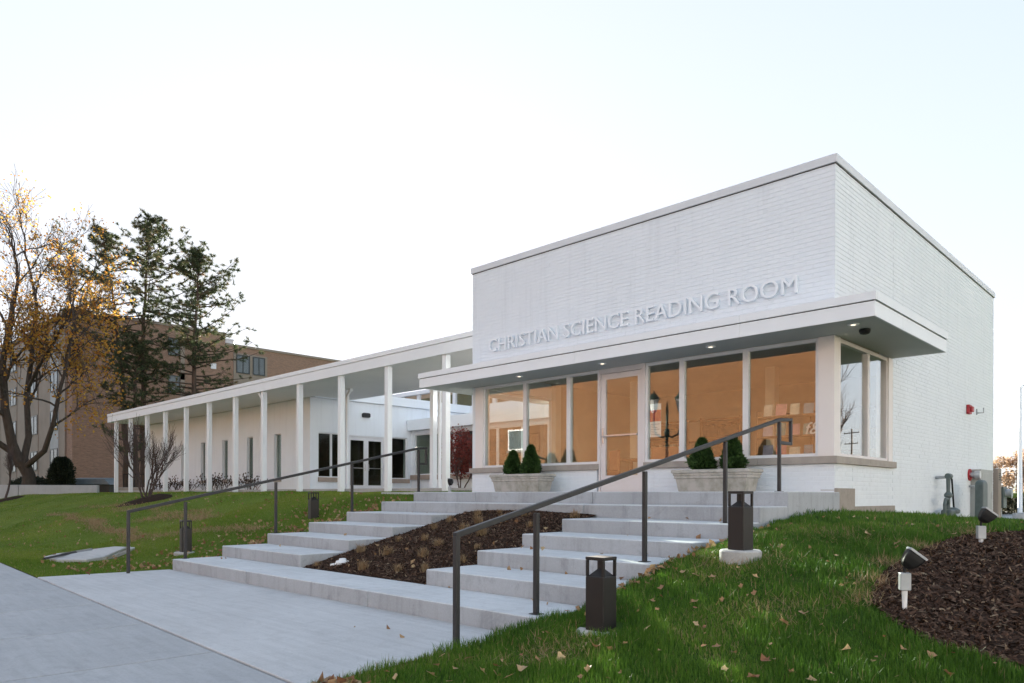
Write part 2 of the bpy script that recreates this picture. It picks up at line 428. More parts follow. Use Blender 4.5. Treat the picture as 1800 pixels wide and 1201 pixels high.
# ================================================================== the ground
LY = [-60, -12, -8.1, -7, -6.35, -5.6, -4.7, -3.2, -2.3, -1.6, -.5, 1.7, 3.8, 80]
LZ = [-1.2, -1.2, -1.186, -1.183, -1.165, -1.03, -.80, -.48, -.24, -.05, .0, .05, .14, .3]
RY = [-60, -12, -8.4, -7, -6.4, -5.5, -4.4, -3.3, -2, -1, 0, .7, 2.5, 5.7, 10, 14, 20, 80]
RZ = [-1.2, -1.2, -1.185, -1.12, -1.01, -.83, -.58, -.43, -.30, -.26, -.27, -.29, -.37, -.50, -.61, -.8, -1.3, -1.5]
def wob(X, Y, a=0.02):
    return a * (np.sin(X * 2.1 + 1.3 * np.sin(Y * 1.1)) * np.sin(Y * 1.7 + 0.8) + 0.6 * np.sin(X * 0.7 + Y * 0.9))
def hL(X, Y):
    X = np.asarray(X, float); Y = np.asarray(Y, float)
    far = np.clip((-X - 9) / 6, 0, 1)
    return np.interp(Y, LY, LZ) + wob(X, Y, 0.028) * far * np.clip((Y + 8) / 2, 0, 1) - 0.06 * np.clip((-X - 30) / 8, 0, 1)
def hR(X, Y):
    X = np.asarray(X, float); Y = np.asarray(Y, float)
    return (np.interp(Y, RY, RZ) - .05 * np.clip(X - .4, 0, 6) * np.clip((Y + 8.3) / 2.5, 0, 1)
            - .10 * np.exp(-np.clip(X - .08, 0, 9) / .25) * np.clip((Y + 6.6) / .5, 0, 1) * np.clip((-1.6 - Y) / .8, 0, 1)
            + wob(X, Y, 0.016) * np.clip(X - .1, 0, 1) * np.clip((Y + 8.2) / 1.5, 0, 1))
def y_edge(X):
    return -8.482 - 0.0486 * np.clip(X, -20, 20)
def xb_left(Y):
    return np.where(Y < -6.3, -7.67 - 0.095 * (-6.3 - np.minimum(Y, -6.3)), np.where(Y < -1.0, -7.552, -7.72))
def grid_sheet(name, X, Y, Z, mat):
    n, m = X.shape
    V = np.stack([X, Y, Z], -1).reshape(-1, 3)
    i = np.arange(n * m).reshape(n, m)
    F = np.stack([i[:-1, :-1], i[1:, :-1], i[1:, 1:], i[:-1, 1:]], -1).reshape(-1, 4)
    o = np_mesh(name, V, F, mat)
    for p in o.data.polygons: p.use_smooth = True
    return o
def spaced(a, b, d0, g):
    r = [a]; d = d0
    while r[-1] < b: r.append(r[-1] + d); d *= g
    return np.array(r)
# left lawn
rows = np.concatenate([np.arange(-8.1, 4.0, 0.12), spaced(4.0, 70, 0.5, 1.15)])
us = spaced(0, 75, 0.12, 1.04)
U, YB = np.meshgrid(us, rows, indexing='ij')
XX = xb_left(YB) - U
YY = YB + (y_edge(XX) + 8.1 + 0.006) * np.clip((-5 - YB) / 3.1, 0, 1)
XX = xb_left(YY) - U
ZZ = hL(XX, YY)
skirt = lambda a, dz=0: np.concatenate([a[:1] + dz, a], 0)
XX, YY, ZZ = skirt(XX), skirt(YY), skirt(ZZ, -0.35)
tag(grid_sheet('lawn', XX[::-1], YY[::-1], ZZ[::-1], M['lawn_l']), kind='structure')
# right lawn
rows = np.concatenate([np.arange(-8.5, 6.0, 0.1), spaced(6.0, 30, 0.2, 1.1)])
us = spaced(0, 30, 0.1, 1.04)
U, YB = np.meshgrid(us, rows, indexing='ij')
xb = np.where(YB < -6.36, 0.066, np.where(YB < 0.05, 0.088, 0.035))
XX = xb + U
YY = YB + (y_edge(XX) + 8.5 + 0.006) * np.clip((-5 - YB) / 3.5, 0, 1)
ZZ = hR(XX, YY)
XX, YY, ZZ = skirt(XX), skirt(YY), skirt(ZZ, -0.35)
tag(grid_sheet('lawn', XX, YY, ZZ, M['lawn_r']), kind='structure')
# far ground, road and car park
o = MB().add([(-900, -900, -1.62), (900, -900, -1.62), (900, 900, -1.62), (-900, 900, -1.62)], [(0, 1, 2, 3)]).build('ground', M['ground']); tag(o, kind='structure')
o = MB().box(-120, 60, -24, -13.2, -1.61, -1.36).build('road', M['asphalt']); tag(o, kind='structure')
o = MB().box(-30, 40, 26, 70, -1.60, -1.42).build('car_park', M['concrete_walk']); tag(o, kind='structure')
o = MB().box(-120, 60, -13.0, -10.95, -1.60, -1.22).build('verge', M['lawn_r']); tag(o, kind='structure')
o = MB().box(-120, 60, -13.2, -13.0, -1.60, -1.21).build('kerb', M['concrete_walk'], bevel=0.02); tag(o, kind='structure')

# sidewalk: slabs between tooled joints
walk = empty('sidewalk', (-1.33, float(y_edge(-1.33)), 0), -0.0486); tag(walk, kind='structure')
MB().box(-60, 30, -2.38, -0.01, -1.5, -1.26).build('walk_bed', M['soil'], walk)
slab = MB().box(0.010, 1.590, -2.36, -0.010, -1.30, -1.186).build('slab', M['concrete_side'], walk, bevel=0.004)
for k in range(-9, 8):
    if k == 0: continue
    inst(slab, walk, (k * 1.6, 0, 0))
# paved landing at the foot of the stairs
lp = [(-7.835, float(y_edge(-7.835)) + 0.012), (0.058, float(y_edge(0)) + 0.012), (0.058, -6.372), (-7.66, -6.372)]
mb = MB().add([(x, y, -1.32) for x, y in lp] + [(x, y, -1.182) for x, y in lp],
              [(3, 2, 1, 0), (4, 5, 6, 7), (0, 1, 5, 4), (1, 2, 6, 5), (2, 3, 7, 6), (3, 0, 4, 7)])
tag(mb.build('landing_pavement', M['concrete_walk'], bevel=0.008), kind='structure')

# ================================================================== concrete stairs
XA, XB, XC, XD = -7.55, -5.09, -2.35, 0.082
TR = 0.7737
yf = [-6.374 + TR * k for k in range(7)]
zt = [-1.016, -0.847, -0.678, -0.508, -0.335, -0.150, 0.038]
stairs = empty('concrete_stairs', (-3.7, -6.37, -1.18), label='wide pale concrete stairs in two flights up to the glazed shop front', cat='stairs')
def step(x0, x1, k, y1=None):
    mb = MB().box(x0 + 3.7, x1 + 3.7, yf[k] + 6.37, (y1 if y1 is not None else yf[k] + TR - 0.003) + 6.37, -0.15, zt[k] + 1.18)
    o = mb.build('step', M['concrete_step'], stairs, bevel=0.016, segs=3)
    o.data.materials.append(M['riser'])        # formed, stained faces, darkened further to paint in the riser shade; treads broom finished
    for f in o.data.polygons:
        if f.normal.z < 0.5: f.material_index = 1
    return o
g = 0.004
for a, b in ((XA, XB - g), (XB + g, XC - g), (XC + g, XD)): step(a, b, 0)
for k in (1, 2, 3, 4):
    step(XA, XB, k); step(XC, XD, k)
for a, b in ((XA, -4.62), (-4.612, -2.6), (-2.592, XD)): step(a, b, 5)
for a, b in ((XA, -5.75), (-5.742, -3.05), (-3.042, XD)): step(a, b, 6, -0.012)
o = MB().box(-9.6, XA - 0.004, -1.05, 1.2, -0.5, 0.034).build('entry_path', M['concrete_walk'], bevel=0.01); tag(o, kind='structure')

# mulch bed between the flights
def bedz(X, Y):
    return -1.03 + (Y + 5.6) * 0.236 + 0.05 * np.sin(np.clip((X - XB) / (XC - XB), 0, 1) * np.pi) * np.clip((Y + 5.6) / 0.8, 0, 1) + wob(X * 3, Y * 3, 0.008)
gx, gy = np.meshgrid(np.linspace(XB + 0.002, XC - 0.002, 60), np.linspace(-5.603, -2.508, 70), indexing='ij')
tag(grid_sheet('mulch_bed', gx, gy, bedz(gx, gy), M['soil']), kind='structure')
# mulch bed on the right lawn
BY = [-5.70, -5.661, -5.615, -5.488, -5.335, -5.04, -4.68, -4.317, -3.786, -3.19, -2.65, -2.35, -2.115, -1.79, -1.5]
BX = [3.4, 2.978, 2.754, 2.555, 2.368, 2.139, 2.052, 2.008, 1.98, 2.0, 2.056, 2.135, 2.332, 2.565, 3.3]
def bed_left(Y): return np.interp(Y, BY, BX)
def in_bed(X, Y, m=0.0): return (Y > -5.70 - m) & (Y < -1.5 + m) & (X > bed_left(Y) - m)
gt, gy = np.meshgrid(np.linspace(0, 1, 50), np.linspace(-5.70, -1.5, 80), indexing='ij')
gx = bed_left(gy) * (1 - gt) + 6.5 * gt
edge = np.clip(gt * 40, 0, 1) * np.clip((gy + 5.7) * 12, 0, 1) * np.clip((-1.5 - gy) * 12, 0, 1)
tag(grid_sheet('mulch_bed', gx, gy, hR(gx, gy) - 0.02 + 0.035 * edge + wob(gx * 4, gy * 4, 0.006), M['soil']), kind='structure')

def chips(name, P, N, smin, smax, mat, flat=0.5):
    """slivers of bark: flat tetra prisms"""
    n = len(P)
    L = nrg.uniform(smin, smax, n); W = L * nrg.uniform(0.12, 0.4, n)
    a = nrg.uniform(0, 2 * np.pi, n); t = nrg.normal(0, flat, n)
    d = np.stack([np.cos(a) * np.cos(t), np.sin(a) * np.cos(t), np.sin(t)], -1)
    s = np.stack([-np.sin(a), np.cos(a), nrg.normal(0, 0.4, n)], -1)
    u = np.cross(d, s)
    c = P + np.array([0, 0, 0.006])
    V = np.stack([c - d * L[:, None] / 2, c + s * W[:, None] / 2, c + d * L[:, None] / 2, c - s * W[:, None] / 2, c + u * W[:, None] * 0.35], 1).reshape(-1, 3)
    b = np.arange(n)[:, None] * 5
    T = np.concatenate([b + np.array([[0, 1, 4]]), b + np.array([[1, 2, 4]]), b + np.array([[2, 3, 4]]), b + np.array([[3, 0, 4]])], 0)
    return np_mesh(name, V, T, mat, tint=np.repeat(nrg.random(n), 5))
n = 17000
px = nrg.uniform(XB + 0.03, XC - 0.03, n); py = nrg.uniform(-5.57, -2.55, n)
tag(chips('mulch_chips', np.stack([px, py, bedz(px, py)], -1), n, 0.02, 0.09, M['chip']), 'brown bark mulch spread between the two stair flights', 'mulch', kind='stuff')
n = 26000
py = -5.65 + 4.1 * nrg.random(n) ** 1.3; px = bed_left(py) + 0.02 + (5.2 - bed_left(py)) * nrg.random(n) ** 1.3
tag(chips('mulch_chips', np.stack([px, py, hR(px, py) + 0.014], -1), n, 0.02, 0.10, M['chip']), 'dark bark mulch in the bed at the right of the lawn', 'mulch', kind='stuff')

# ================================================================== painted brick reading room
W_, D_, HT, HP = -7.712, 9.978, 4.905, 4.784
ZS, ZTOP = 2.298, 2.613
bld = empty('reading_room_building', (0, 0, 0), label='white painted brick shop building with flat canopy and big front windows', cat='building')

def wall_panel(axis, plane, thick, a0, a1, z0, z1, holes):
    """wall slab with openings; axis 'x' runs along X at Y=plane..plane+thick, 'y' along Y at X=plane..plane+thick"""
    A = sorted({a0, a1, *[h[0] for h in holes], *[h[1] for h in holes]}); Z = sorted({z0, z1, *[h[2] for h in holes], *[h[3] for h in holes]})
    A = [a for a in A if a0 <= a <= a1]; Z = [z for z in Z if z0 <= z <= z1]
    nA, nZ = len(A) - 1, len(Z) - 1
    solid = [[not any(h[0] <= (A[i] + A[i + 1]) / 2 <= h[1] and h[2] <= (Z[j] + Z[j + 1]) / 2 <= h[3] for h in holes) for j in range(nZ)] for i in range(nA)]
    mb = MB()
    def pt(a, t, z): return (a, plane + t, z) if axis == 'x' else (plane + t, a, z)
    def quad(*q): mb.add([pt(*p) for p in q], [(0, 1, 2, 3)])
    S = lambda i, j: 0 <= i < nA and 0 <= j < nZ and solid[i][j]
    for i in range(nA):
        for j in range(nZ):
            if not solid[i][j]: continue
            p, q, r, s = A[i], A[i + 1], Z[j], Z[j + 1]
            for t in (0, thick): quad((p, t, r), (q, t, r), (q, t, s), (p, t, s))
            if not S(i - 1, j): quad((p, 0, r), (p, thick, r), (p, thick, s), (p, 0, s))
            if not S(i + 1, j): quad((q, 0, r), (q, thick, r), (q, thick, s), (q, 0, s))
            if not S(i, j - 1): quad((p, 0, r), (q, 0, r), (q, thick, r), (p, thick, r))
            if not S(i, j + 1): quad((p, 0, s), (q, 0, s), (q, thick, s), (p, thick, s))
    return mb
BK = 0.0048
front_hole = [(-7.60, -0.012, 0.452, 2.44), (-4.30, -3.245, -0.5, 2.44)]
wall_panel('x', BK, 0.22, W_ + 0.001, -BK, -0.5, HP - 0.01, front_hole).build('front_wall', M['white_brick'], bld)
wall_panel('y', -BK - 0.22, 0.22, BK + 0.222, D_ - 0.002, -0.9, HP - 0.011, [(BK + 0.222, 2.56, 0.452, 2.44)]).build('side_wall', M['white_brick'], bld)
wall_panel('y', W_, 0.22, BK + 0.222, D_ - 0.002, -0.5, HP - 0.012, [(0.30, 2.5, 0.46, 2.28)]).build('side_wall', M['white_brick'], bld)
MB().box(W_ + 0.222, -BK - 0.222, D_ - 0.22, D_ - 0.004, -0.9, HP - 0.013).build('rear_wall', M['white_brick'], bld)
MB().box(W_ + 0.225, -BK - 0.225, 0.24, D_ - 0.225, 4.50, 4.60).build('roof', M['coping'], bld)
# bricks proud of the joints: nearest 300 are single parts, the rest one part
CH, BL, JT = 0.0677, 0.2032, 0.0075
def brick_rects(a0, a1, z0, z1):
    out = []
    for r in range(math.floor(z0 / CH), math.ceil(z1 / CH) + 1):
        za, zb = max(r * CH + JT / 2, z0), min((r + 1) * CH - JT / 2, z1)
        if zb - za < 0.012: continue
        off = 0.5 * BL if r % 2 else 0.0
        for c in range(math.floor((a0 - off) / BL) - 1, math.ceil((a1 - off) / BL) + 1):
            aa, ab = max(c * BL + off + 0.0003, a0), min((c + 1) * BL + off - 0.0003, a1)
            if ab - aa < 0.02: continue
            out.append((aa, ab, za, zb))
    return out
def brick_geo(axis, a0, a1, z0, z1, pr):
    """five-sided brick with a slightly tilted face; outward is -Y (x walls) or +X (y walls)"""
    j = [rnd.uniform(-0.0016, 0.0016) for _ in range(4)]
    e, ex = 0.002, 0.0004
    back = [(a0, z0), (a1, z0), (a1, z1), (a0, z1)]; fr = [(a0 + ex, z0 + e), (a1 - ex, z0 + e), (a1 - ex, z1 - e), (a0 + ex, z1 - e)]
    if axis == 'x':
        v = [(a, BK, z) for a, z in back] + [(a, 0 - pr + d, z) for (a, z), d in zip(fr, j)]
        f = [(4, 5, 6, 7), (0, 1, 5, 4), (1, 2, 6, 5), (2, 3, 7, 6), (3, 0, 4, 7)]
    else:
        v = [(-BK, a, z) for a, z in back] + [(pr - d, a, z) for (a, z), d in zip(fr, j)]
        f = [(4, 5, 6, 7), (0, 1, 5, 4), (1, 2, 6, 5), (2, 3, 7, 6), (3, 0, 4, 7)]
    return v, f
fields = []
for reg in ((W_, -0.001, ZTOP - 0.02, HP), (W_, -4.305, -0.02, 0.452), (-3.24, -0.001, -0.02, 0.452)):
    fields += [('x', *r) for r in brick_rects(*reg)]
for reg in ((0.0, 2.56, ZTOP - 0.02, HP), (2.56, D_, -0.75, HP), (0.02, 0.70, 0.098, 0.452), (0.70, 2.56, -0.17, 0.452)):
    fields += [('y', *r) for r in brick_rects(*reg)]
cp = np.array((4.0437, -10.7536, -0.0184))
def seen(b):
    c = np.array(((b[1] + b[2]) / 2, 0, (b[3] + b[4]) / 2)) if b[0] == 'x' else np.array((0, (b[1] + b[2]) / 2, (b[3] + b[4]) / 2))
    d = cp - c; r = np.linalg.norm(d)
    if b[0] == 'x' and ZTOP - 0.05 < c[2] < 2.72: return 0
    return (b[2] - b[1]) * (b[4] - b[3]) * abs(d[1] if b[0] == 'x' else d[0]) / r ** 3
fields.sort(key=seen, reverse=True)
brick_meshes = {}
def brick_obj(b):
    ax, a0, a1, z0, z1 = b
    key = (ax, round(a1 - a0, 3), round(z1 - z0, 3))
    var = rnd.randrange(4)
    if (key, var) not in brick_meshes:
        v, f = brick_geo(ax, 0, a1 - a0, 0, z1 - z0, rnd.uniform(0.0, 0.0025))
        brick_meshes[(key, var)] = MB().add(v, f).build('brick', M['white_brick'], bld)
        o = brick_meshes[(key, var)]
    else:
        o = inst(brick_meshes[(key, var)], bld)
    o.location = (a0, 0, z0) if ax == 'x' else (0, a0, z0)
for b in fields[:300]: brick_obj(b)
mb = MB()
for b in fields[300:]:
    mb.add(*brick_geo(*b, rnd.uniform(0.0, 0.0025)))
tag(mb.build('brick_courses', M['white_brick'], bld), kind='stuff')

# coping
cpg = MB()
o_ = 0.03
cpg.box(W_ - o_, o_, -o_, 0.25, HP, HT); cpg.build('coping', M['coping'], bld, bevel=0.004)
MB().box(-0.25, o_, 0.253, D_ + o_, HP, HT).build('coping', M['coping'], bld, bevel=0.004)
MB().box(W_ - o_, W_ + 0.25, 0.253, D_ + o_, HP, HT - 0.002).build('coping', M['coping'], bld, bevel=0.004)
MB().box(W_ + 0.253, -0.253, D_ - 0.22, D_ + o_ - 0.002, HP, HT - 0.003).build('coping', M['coping'], bld, bevel=0.004)
MB().box(W_ - 0.008, 0.008, -0.008, 0.1, HP - 0.014, HP - 0.0005).build('drip_edge', M['gap'], bld)
MB().box(-0.1, 0.008, 0.102, D_ + 0.004, HP - 0.014, HP - 0.0005).build('drip_edge', M['gap'], bld)
# foundation on the side
MB().box(-0.2, 0.045, 0.0005, 0.695, -0.9, 0.095).build('foundation', M['foundation'], bld, bevel=0.006)
MB().box(-0.2, 0.044, 0.697, 2.55, -0.9, -0.175).build('foundation', M['foundation'], bld, bevel=0.006)

# canopy
CX, CXL, CY, CYR, CYL = 0.829, -8.55, -0.835, 2.544, 3.2
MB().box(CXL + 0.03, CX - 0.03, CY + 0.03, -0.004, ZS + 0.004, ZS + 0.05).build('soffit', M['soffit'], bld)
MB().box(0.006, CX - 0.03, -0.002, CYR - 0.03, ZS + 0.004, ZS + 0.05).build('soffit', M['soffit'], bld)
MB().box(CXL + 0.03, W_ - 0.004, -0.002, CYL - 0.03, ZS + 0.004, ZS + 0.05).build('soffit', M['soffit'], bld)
MB().box(CXL + 0.03, CX - 0.03, CY + 0.03, -0.004, ZS + 0.06, ZTOP - 0.01).build('canopy_core', M['gap'], bld)
MB().box(0.006, CX - 0.03, -0.002, CYR - 0.03, ZS + 0.06, ZTOP - 0.01).build('canopy_core', M['gap'], bld)
MB().box(CXL + 0.03, W_ - 0.004, -0.002, CYL - 0.03, ZS + 0.06, ZTOP - 0.01).build('canopy_core', M['gap'], bld)
zg = 2.494
def fascia(x0, x1, y0, y1):
    MB().box(x0, x1, y0, y1, ZS, zg).build('fascia_panel', M['white_metal'], bld, bevel=0.003)
js = [CXL + 0.02, -7.30, -4.164, -1.052, CX - 0.02]
for a, b in zip(js, js[1:]): fascia(a + 0.0015, b - 0.0015, CY + 0.02, CY + 0.045)
for a, b in ((CY + 0.0465, 0.316), (0.319, CYR - 0.02)): fascia(CX - 0.045, CX - 0.02, a, b)
fascia(0.002, CX - 0.046, CYR - 0.045, CYR - 0.02)
fascia(CXL + 0.02, CXL + 0.045, CY + 0.0465, CYL)
def trim(x0, x1, y0, y1, z1=ZTOP):
    MB().box(x0, x1, y0, y1, zg + 0.012, z1).build('fascia_cap', M['white_metal'], bld, bevel=0.003)
js2 = [CXL, -4.164, -1.052, CX]
for a, b in zip(js2, js2[1:]): trim(a + 0.001, b - 0.001, CY, CY + 0.06)
trim(CX - 0.06, CX, CY + 0.062, CYR, ZTOP - 0.001); trim(0.002, CX - 0.062, CYR - 0.06, CYR - 0.001, ZTOP - 0.002); trim(CXL, CXL + 0.06, CY + 0.062, CYL, ZTOP - 0.001)
MB().box(CXL + 0.062, CX - 0.062, CY + 0.062, -0.005, ZTOP - 0.03, ZTOP - 0.006).build('canopy_top', M['white_metal'], bld)
# downlights in the soffit
dl = MB().lathe([(0.06, -0.001), (0.075, 0.0), (0.075, 0.012)], 20).build('downlight', M['white_metal'], bld); dl.location = (0.437, -0.516, ZS - 0.010)
dg = MB().lathe([(0.02, -0.006), (0.034, -0.004), (0.034, -0.0015)], 16).build('lamp_glass', M['lamp'], dl)
for x in (-3.80, -5.82, -1.7):
    d2 = inst(dl, bld, (x, -0.5, ZS - 0.010)); inst(dg, d2)

# piers, frames, panes
MB().box(-7.612, -7.378, -0.006, 0.2, 0.562, ZS + 0.002).build('pier', M['pier'], bld, bevel=0.004)
MB().box(-0.236, -0.002, -0.008, 0.236, 0.562, ZS + 0.002).build('pier', M['pier'], bld, bevel=0.004)
MB().box(-0.2, -0.001, 2.36, 2.60, 0.562, ZS + 0.002).build('pier', M['pier'], bld, bevel=0.004)
def window(axis, a0, a1, z0, z1, fr=0.045, parent=bld, plane=0.02, glass='glass', fmat='frame', depth=0.07, name='window', dirn=1, top=None):
    """frame ring + pane; plane = outer face of the frame, dirn = which way is inwards"""
    top = fr if top is None else top
    def bx(mb, a, b, t0, t1, z, y):
        t0, t1 = sorted((plane + dirn * t0, plane + dirn * t1))
        return mb.box(a, b, t0, t1, z, y) if axis == 'x' else mb.box(t0, t1, a, b, z, y)
    mb = MB()
    bx(mb, a0, a0 + fr, 0, depth, z0, z1); bx(mb, a1 - fr, a1, 0, depth, z0, z1)
    bx(mb, a0 + fr, a1 - fr, 0, depth, z0, z0 + fr); bx(mb, a0 + fr, a1 - fr, 0, depth, z1 - top, z1)
    w = mb.build(name, M[fmat], parent)
    pm = MB(); bx(pm, a0 + fr - 0.004, a1 - fr + 0.004, 0.042, 0.050, z0 + fr - 0.004, z1 - top + 0.004)
    pm.build('pane', M[glass], w)
    return w
Z0, Z1 = 0.564, ZS + 0.002
for a, b in ((-7.376, -6.163), (-6.161, -5.010), (-5.008, -4.262), (-3.252, -2.529), (-2.527, -1.384), (-1.382, -0.238)):
    window('x', a, b, Z0, Z1, top=0.055)
for a, b in ((0.240, 1.470), (1.472, 2.358)):
    window('y', a, b, Z0, Z1, plane=-0.025, dirn=-1, top=0.06, fmat='doorframe')
window('y', 0.30, 2.5, 0.46, 2.28, plane=W_ + 0.06, dirn=1)
# sills
MB().box(W_ - 0.05, -4.262, -0.05, 0.19, 0.4535, 0.5605).build('sill', M['sill'], bld, bevel=0.006)
for a, b in ((-3.252, -1.15), (-1.147, 0.05)):
    MB().box(a, b, -0.05, 0.19, 0.4535, 0.5605).build('sill', M['sill'], bld, bevel=0.006)
for a, b in ((0.192, 1.35), (1.353, 2.615)):
    MB().box(-0.19, 0.05, a, b, 0.4535, 0.5605).build('sill', M['sill'], bld, bevel=0.006)
# the glazed door
door = MB()
for a, b, z0, z1 in ((-4.228, -4.125, 0.045, 2.205), (-3.420, -3.318, 0.045, 2.205), (-4.125, -3.420, 0.045, 0.345), (-4.125, -3.420, 2.105, 2.205)):
    door.box(a, b, 0.03, 0.075, z0, z1)
door = door.build('door', M['doorframe'], bld)
MB().box(-4.13, -3.415, 0.048, 0.056, 0.34, 2.11).build('pane', M['glass'], door)
MB().box(-4.11, -3.43, 0.005, 0.03, 1.055, 1.085).build('push_bar', M['steel'], door, bevel=0.004)
MB().box(-4.195, -4.160, 0.012, 0.030, 0.93, 1.22).build('handle_plate', M['steel'], door, bevel=0.004)
MB().tube([(-4.178, 0.012, 1.06), (-4.178, -0.03, 1.06), (-4.08, -0.035, 1.06)], 0.010, 8).build('handle', M['steel'], door)
jb = MB().box(-4.260, -4.232, 0.0, 0.12, 0.04, Z1).box(-3.314, -3.254, 0.0, 0.12, 0.04, Z1).box(-4.232, -3.314, 0.0, 0.12, 2.212, Z1).build('door_frame', M['doorframe'], bld)
# interior
MB().box(W_ + 0.225, -0.24, 0.24, D_ - 0.23, -0.02, 0.036).build('floor', M['carpet'], bld)
MB().box(W_ + 0.225, -0.24, 0.24, D_ - 0.23, 2.62, 2.70).build('ceiling', M['inner_ceiling'], bld)
MB().box(W_ + 0.225, -0.26, 6.2, 6.3, 0.036, 2.62).build('back_partition', M['inner_wall'], bld)
MB().box(-0.262, -0.24, 2.62, 6.2, 0.036, 2.62).build('inner_lining', M['inner_wall'], bld)
MB().box(W_ + 0.225, W_ + 0.245, 2.6, 6.2, 0.036, 2.62).build('inner_lining', M['inner_wall'], bld)
MB().box(W_ + 0.225, W_ + 0.35, 2.35, 2.55, 0.036, 2.62).build('column', M['inner_ceiling'], bld)
MB().box(-5.9, -5.7, 3.3, 3.5, 0.036, 2.62).build('column', M['inner_ceiling'], bld)
MB().box(-2.75, -2.55, 3.6, 3.8, 0.036, 2.62).build('column', M['inner_ceiling'], bld)
for x in (-6.4, -4.4, -2.4, -0.9):
    for y in (0.46,):
        q = MB().lathe([(0.11, 0.0), (0.11, 0.02), (0.09, 0.022)], 16).build('ceiling_light', M['lamp_room'], bld); q.location = (x, y, 2.59)

# bookcases, pictures and a doorway along the back partition
for x in (-6.6, -5.0, -2.2, -0.95):
    bcx = MB().box(x - 0.55, x + 0.55, 5.78, 5.80, 0.04, 1.95).box(x - 0.55, x - 0.52, 5.805, 6.19, 0.04, 1.95).box(x + 0.52, x + 0.55, 5.805, 6.19, 0.04, 1.95)
    bcx = MB().box(x - 0.55, x + 0.55, 6.15, 6.19, 0.04, 1.95).box(x - 0.55, x - 0.52, 5.85, 6.149, 0.04, 1.95).box(x + 0.52, x + 0.55, 5.85, 6.149, 0.04, 1.95)
    bcx = bcx.build('bookcase', M['wood'], bld)
    for z in (0.1, 0.55, 1.0, 1.45, 1.9):
        MB().box(x - 0.519, x + 0.519, 5.86, 6.149, z - 0.03, z).build('bookcase_shelf', M['wood'], bcx)
        if z < 1.8:
            r_ = x - 0.5
            mbk = MB()
            while r_ < x + 0.45:
                w = rnd.uniform(0.03, 0.06); mbk.box(r_, r_ + w - 0.003, 5.92, 6.12, z + 0.001, z + rnd.uniform(0.22, 0.34)); r_ += w
            tag(mbk.build('book_row', M['gap'] if rnd.random() < 0.5 else M['inner_ceiling'], bcx), kind='stuff')
for x in (-3.6, -6.0 + 0.2):
    f_ = MB().box(x - 0.3, x + 0.3, 6.16, 6.198, 1.35, 1.95).build('picture', M['dark_metal'], bld)
    MB().box(x - 0.25, x + 0.25, 6.15, 6.159, 1.40, 1.90).build('picture_sheet', M['inner_ceiling'], f_)
# lettering on the front wall
def lettering():
    cu = bpy.data.curves.new('lettering', 'FONT')
    cu.body = 'CHRISTIAN SCIENCE READING ROOM'
    cu.extrude = 0.02; cu.bevel_depth = 0.001; cu.bevel_resolution = 0; cu.size = 1.0; cu.resolution_u = 4
    cu.space_character = 1.02
    to = bpy.data.objects.new('lettering', cu); COL.objects.link(to)
    dg = bpy.context.evaluated_depsgraph_get()
    me = bpy.data.meshes.new_from_object(to.evaluated_get(dg))
    bpy.data.objects.remove(to); bpy.data.curves.remove(cu)
    bm = bmesh.new(); bm.from_mesh(me)
    bmesh.ops.remove_doubles(bm, verts=bm.verts, dist=1e-5)
    xs = [v.co.x for v in bm.verts]; ys = [v.co.y for v in bm.verts]
    x0, x1, y0, y1 = min(xs), max(xs), min(ys), max(ys)
    sx = 6.62 / (x1 - x0); sz = 0.270 / (y1 - y0)
    root = empty('wall_lettering', (-7.15, -0.02, 3.00), label='raised white capital letters reading CHRISTIAN SCIENCE READING ROOM above the canopy', cat='sign')
    seenv = set(); parts = []
    for v in bm.verts:
        if v in seenv: continue
        st = [v]; seenv.add(v); comp = []
        while st:
            q = st.pop(); comp.append(q)
            for e in q.link_edges:
                w = e.other_vert(q)
                if w not in seenv: seenv.add(w); st.append(w)
        parts.append(comp)
    parts.sort(key=lambda c: min(q.co.x for q in c))
    for comp in parts:
        idx = {q: i for i, q in enumerate(comp)}
        fs = {f for q in comp for f in q.link_faces}
        mb = MB().add([((q.co.x - x0) * sx, (-0.042 if q.co.z > 0 else 0.004), (q.co.y - y0) * sz) for q in comp], [tuple(idx[q] for q in f.verts) for f in fs])
        mb.build('letter', M['white_metal'], root)
    # stand-off pins hold the letters a little off the wall
    bm.free(); bpy.data.meshes.remove(me)
lettering()
# ================================================================== portico wing
wing = empty('portico_wing', (-21, 3.78, 0.1), label='long low white wing with a flat roofed colonnade along its front', cat='building')
wing_o = Vector((-21, 3.78, 0.1))
def wp(mb, name, mat, parent=None, **k):
    """part given in world coordinates under the wing"""
    par = parent or wing
    o = mb.build(name, M[mat], par, **k)
    o.location = -wing_o if par is wing else (0, 0, 0)
    return o
M['slate'] = pmat('grey_green_slate', (0.16, 0.18, 0.18), (0.12, 0.135, 0.135), 5, 0.8, stretch=(1, 6, 1))
PB, PG, PT, PY = 3.70, 4.005, 4.135, 1.74
XLW, XRW = -37.85, W_ - 0.012
nw = [(-33.34, -32.87), (-30.99, -30.50), (-28.64, -28.10), (-26.23, -25.66), (-23.81, -23.23)]
wp(wall_panel('x', 3.78, 0.3, -37.6, -21.0, 0.0, PB - 0.003, [(a, b, 0.63, 2.43) for a, b in nw]), 'front_wall', 'white_wall')
wp(wall_panel('y', -21.3, 0.3, 4.082, 12.0, 0.0, PB - 0.004, [(4.147, 5.32, 0.65, 2.39), (5.46, 7.25, 0.0, 2.36), (7.53, 8.42, 0.65, 2.39)]), 'entry_wall', 'white_wall')
wp(wall_panel('x', 8.62, 0.3, -20.998, W_ - 0.014, 0.0, 3.0, [(-20.82, -10.0, 0.82, 2.56)]), 'court_wall', 'white_wall')
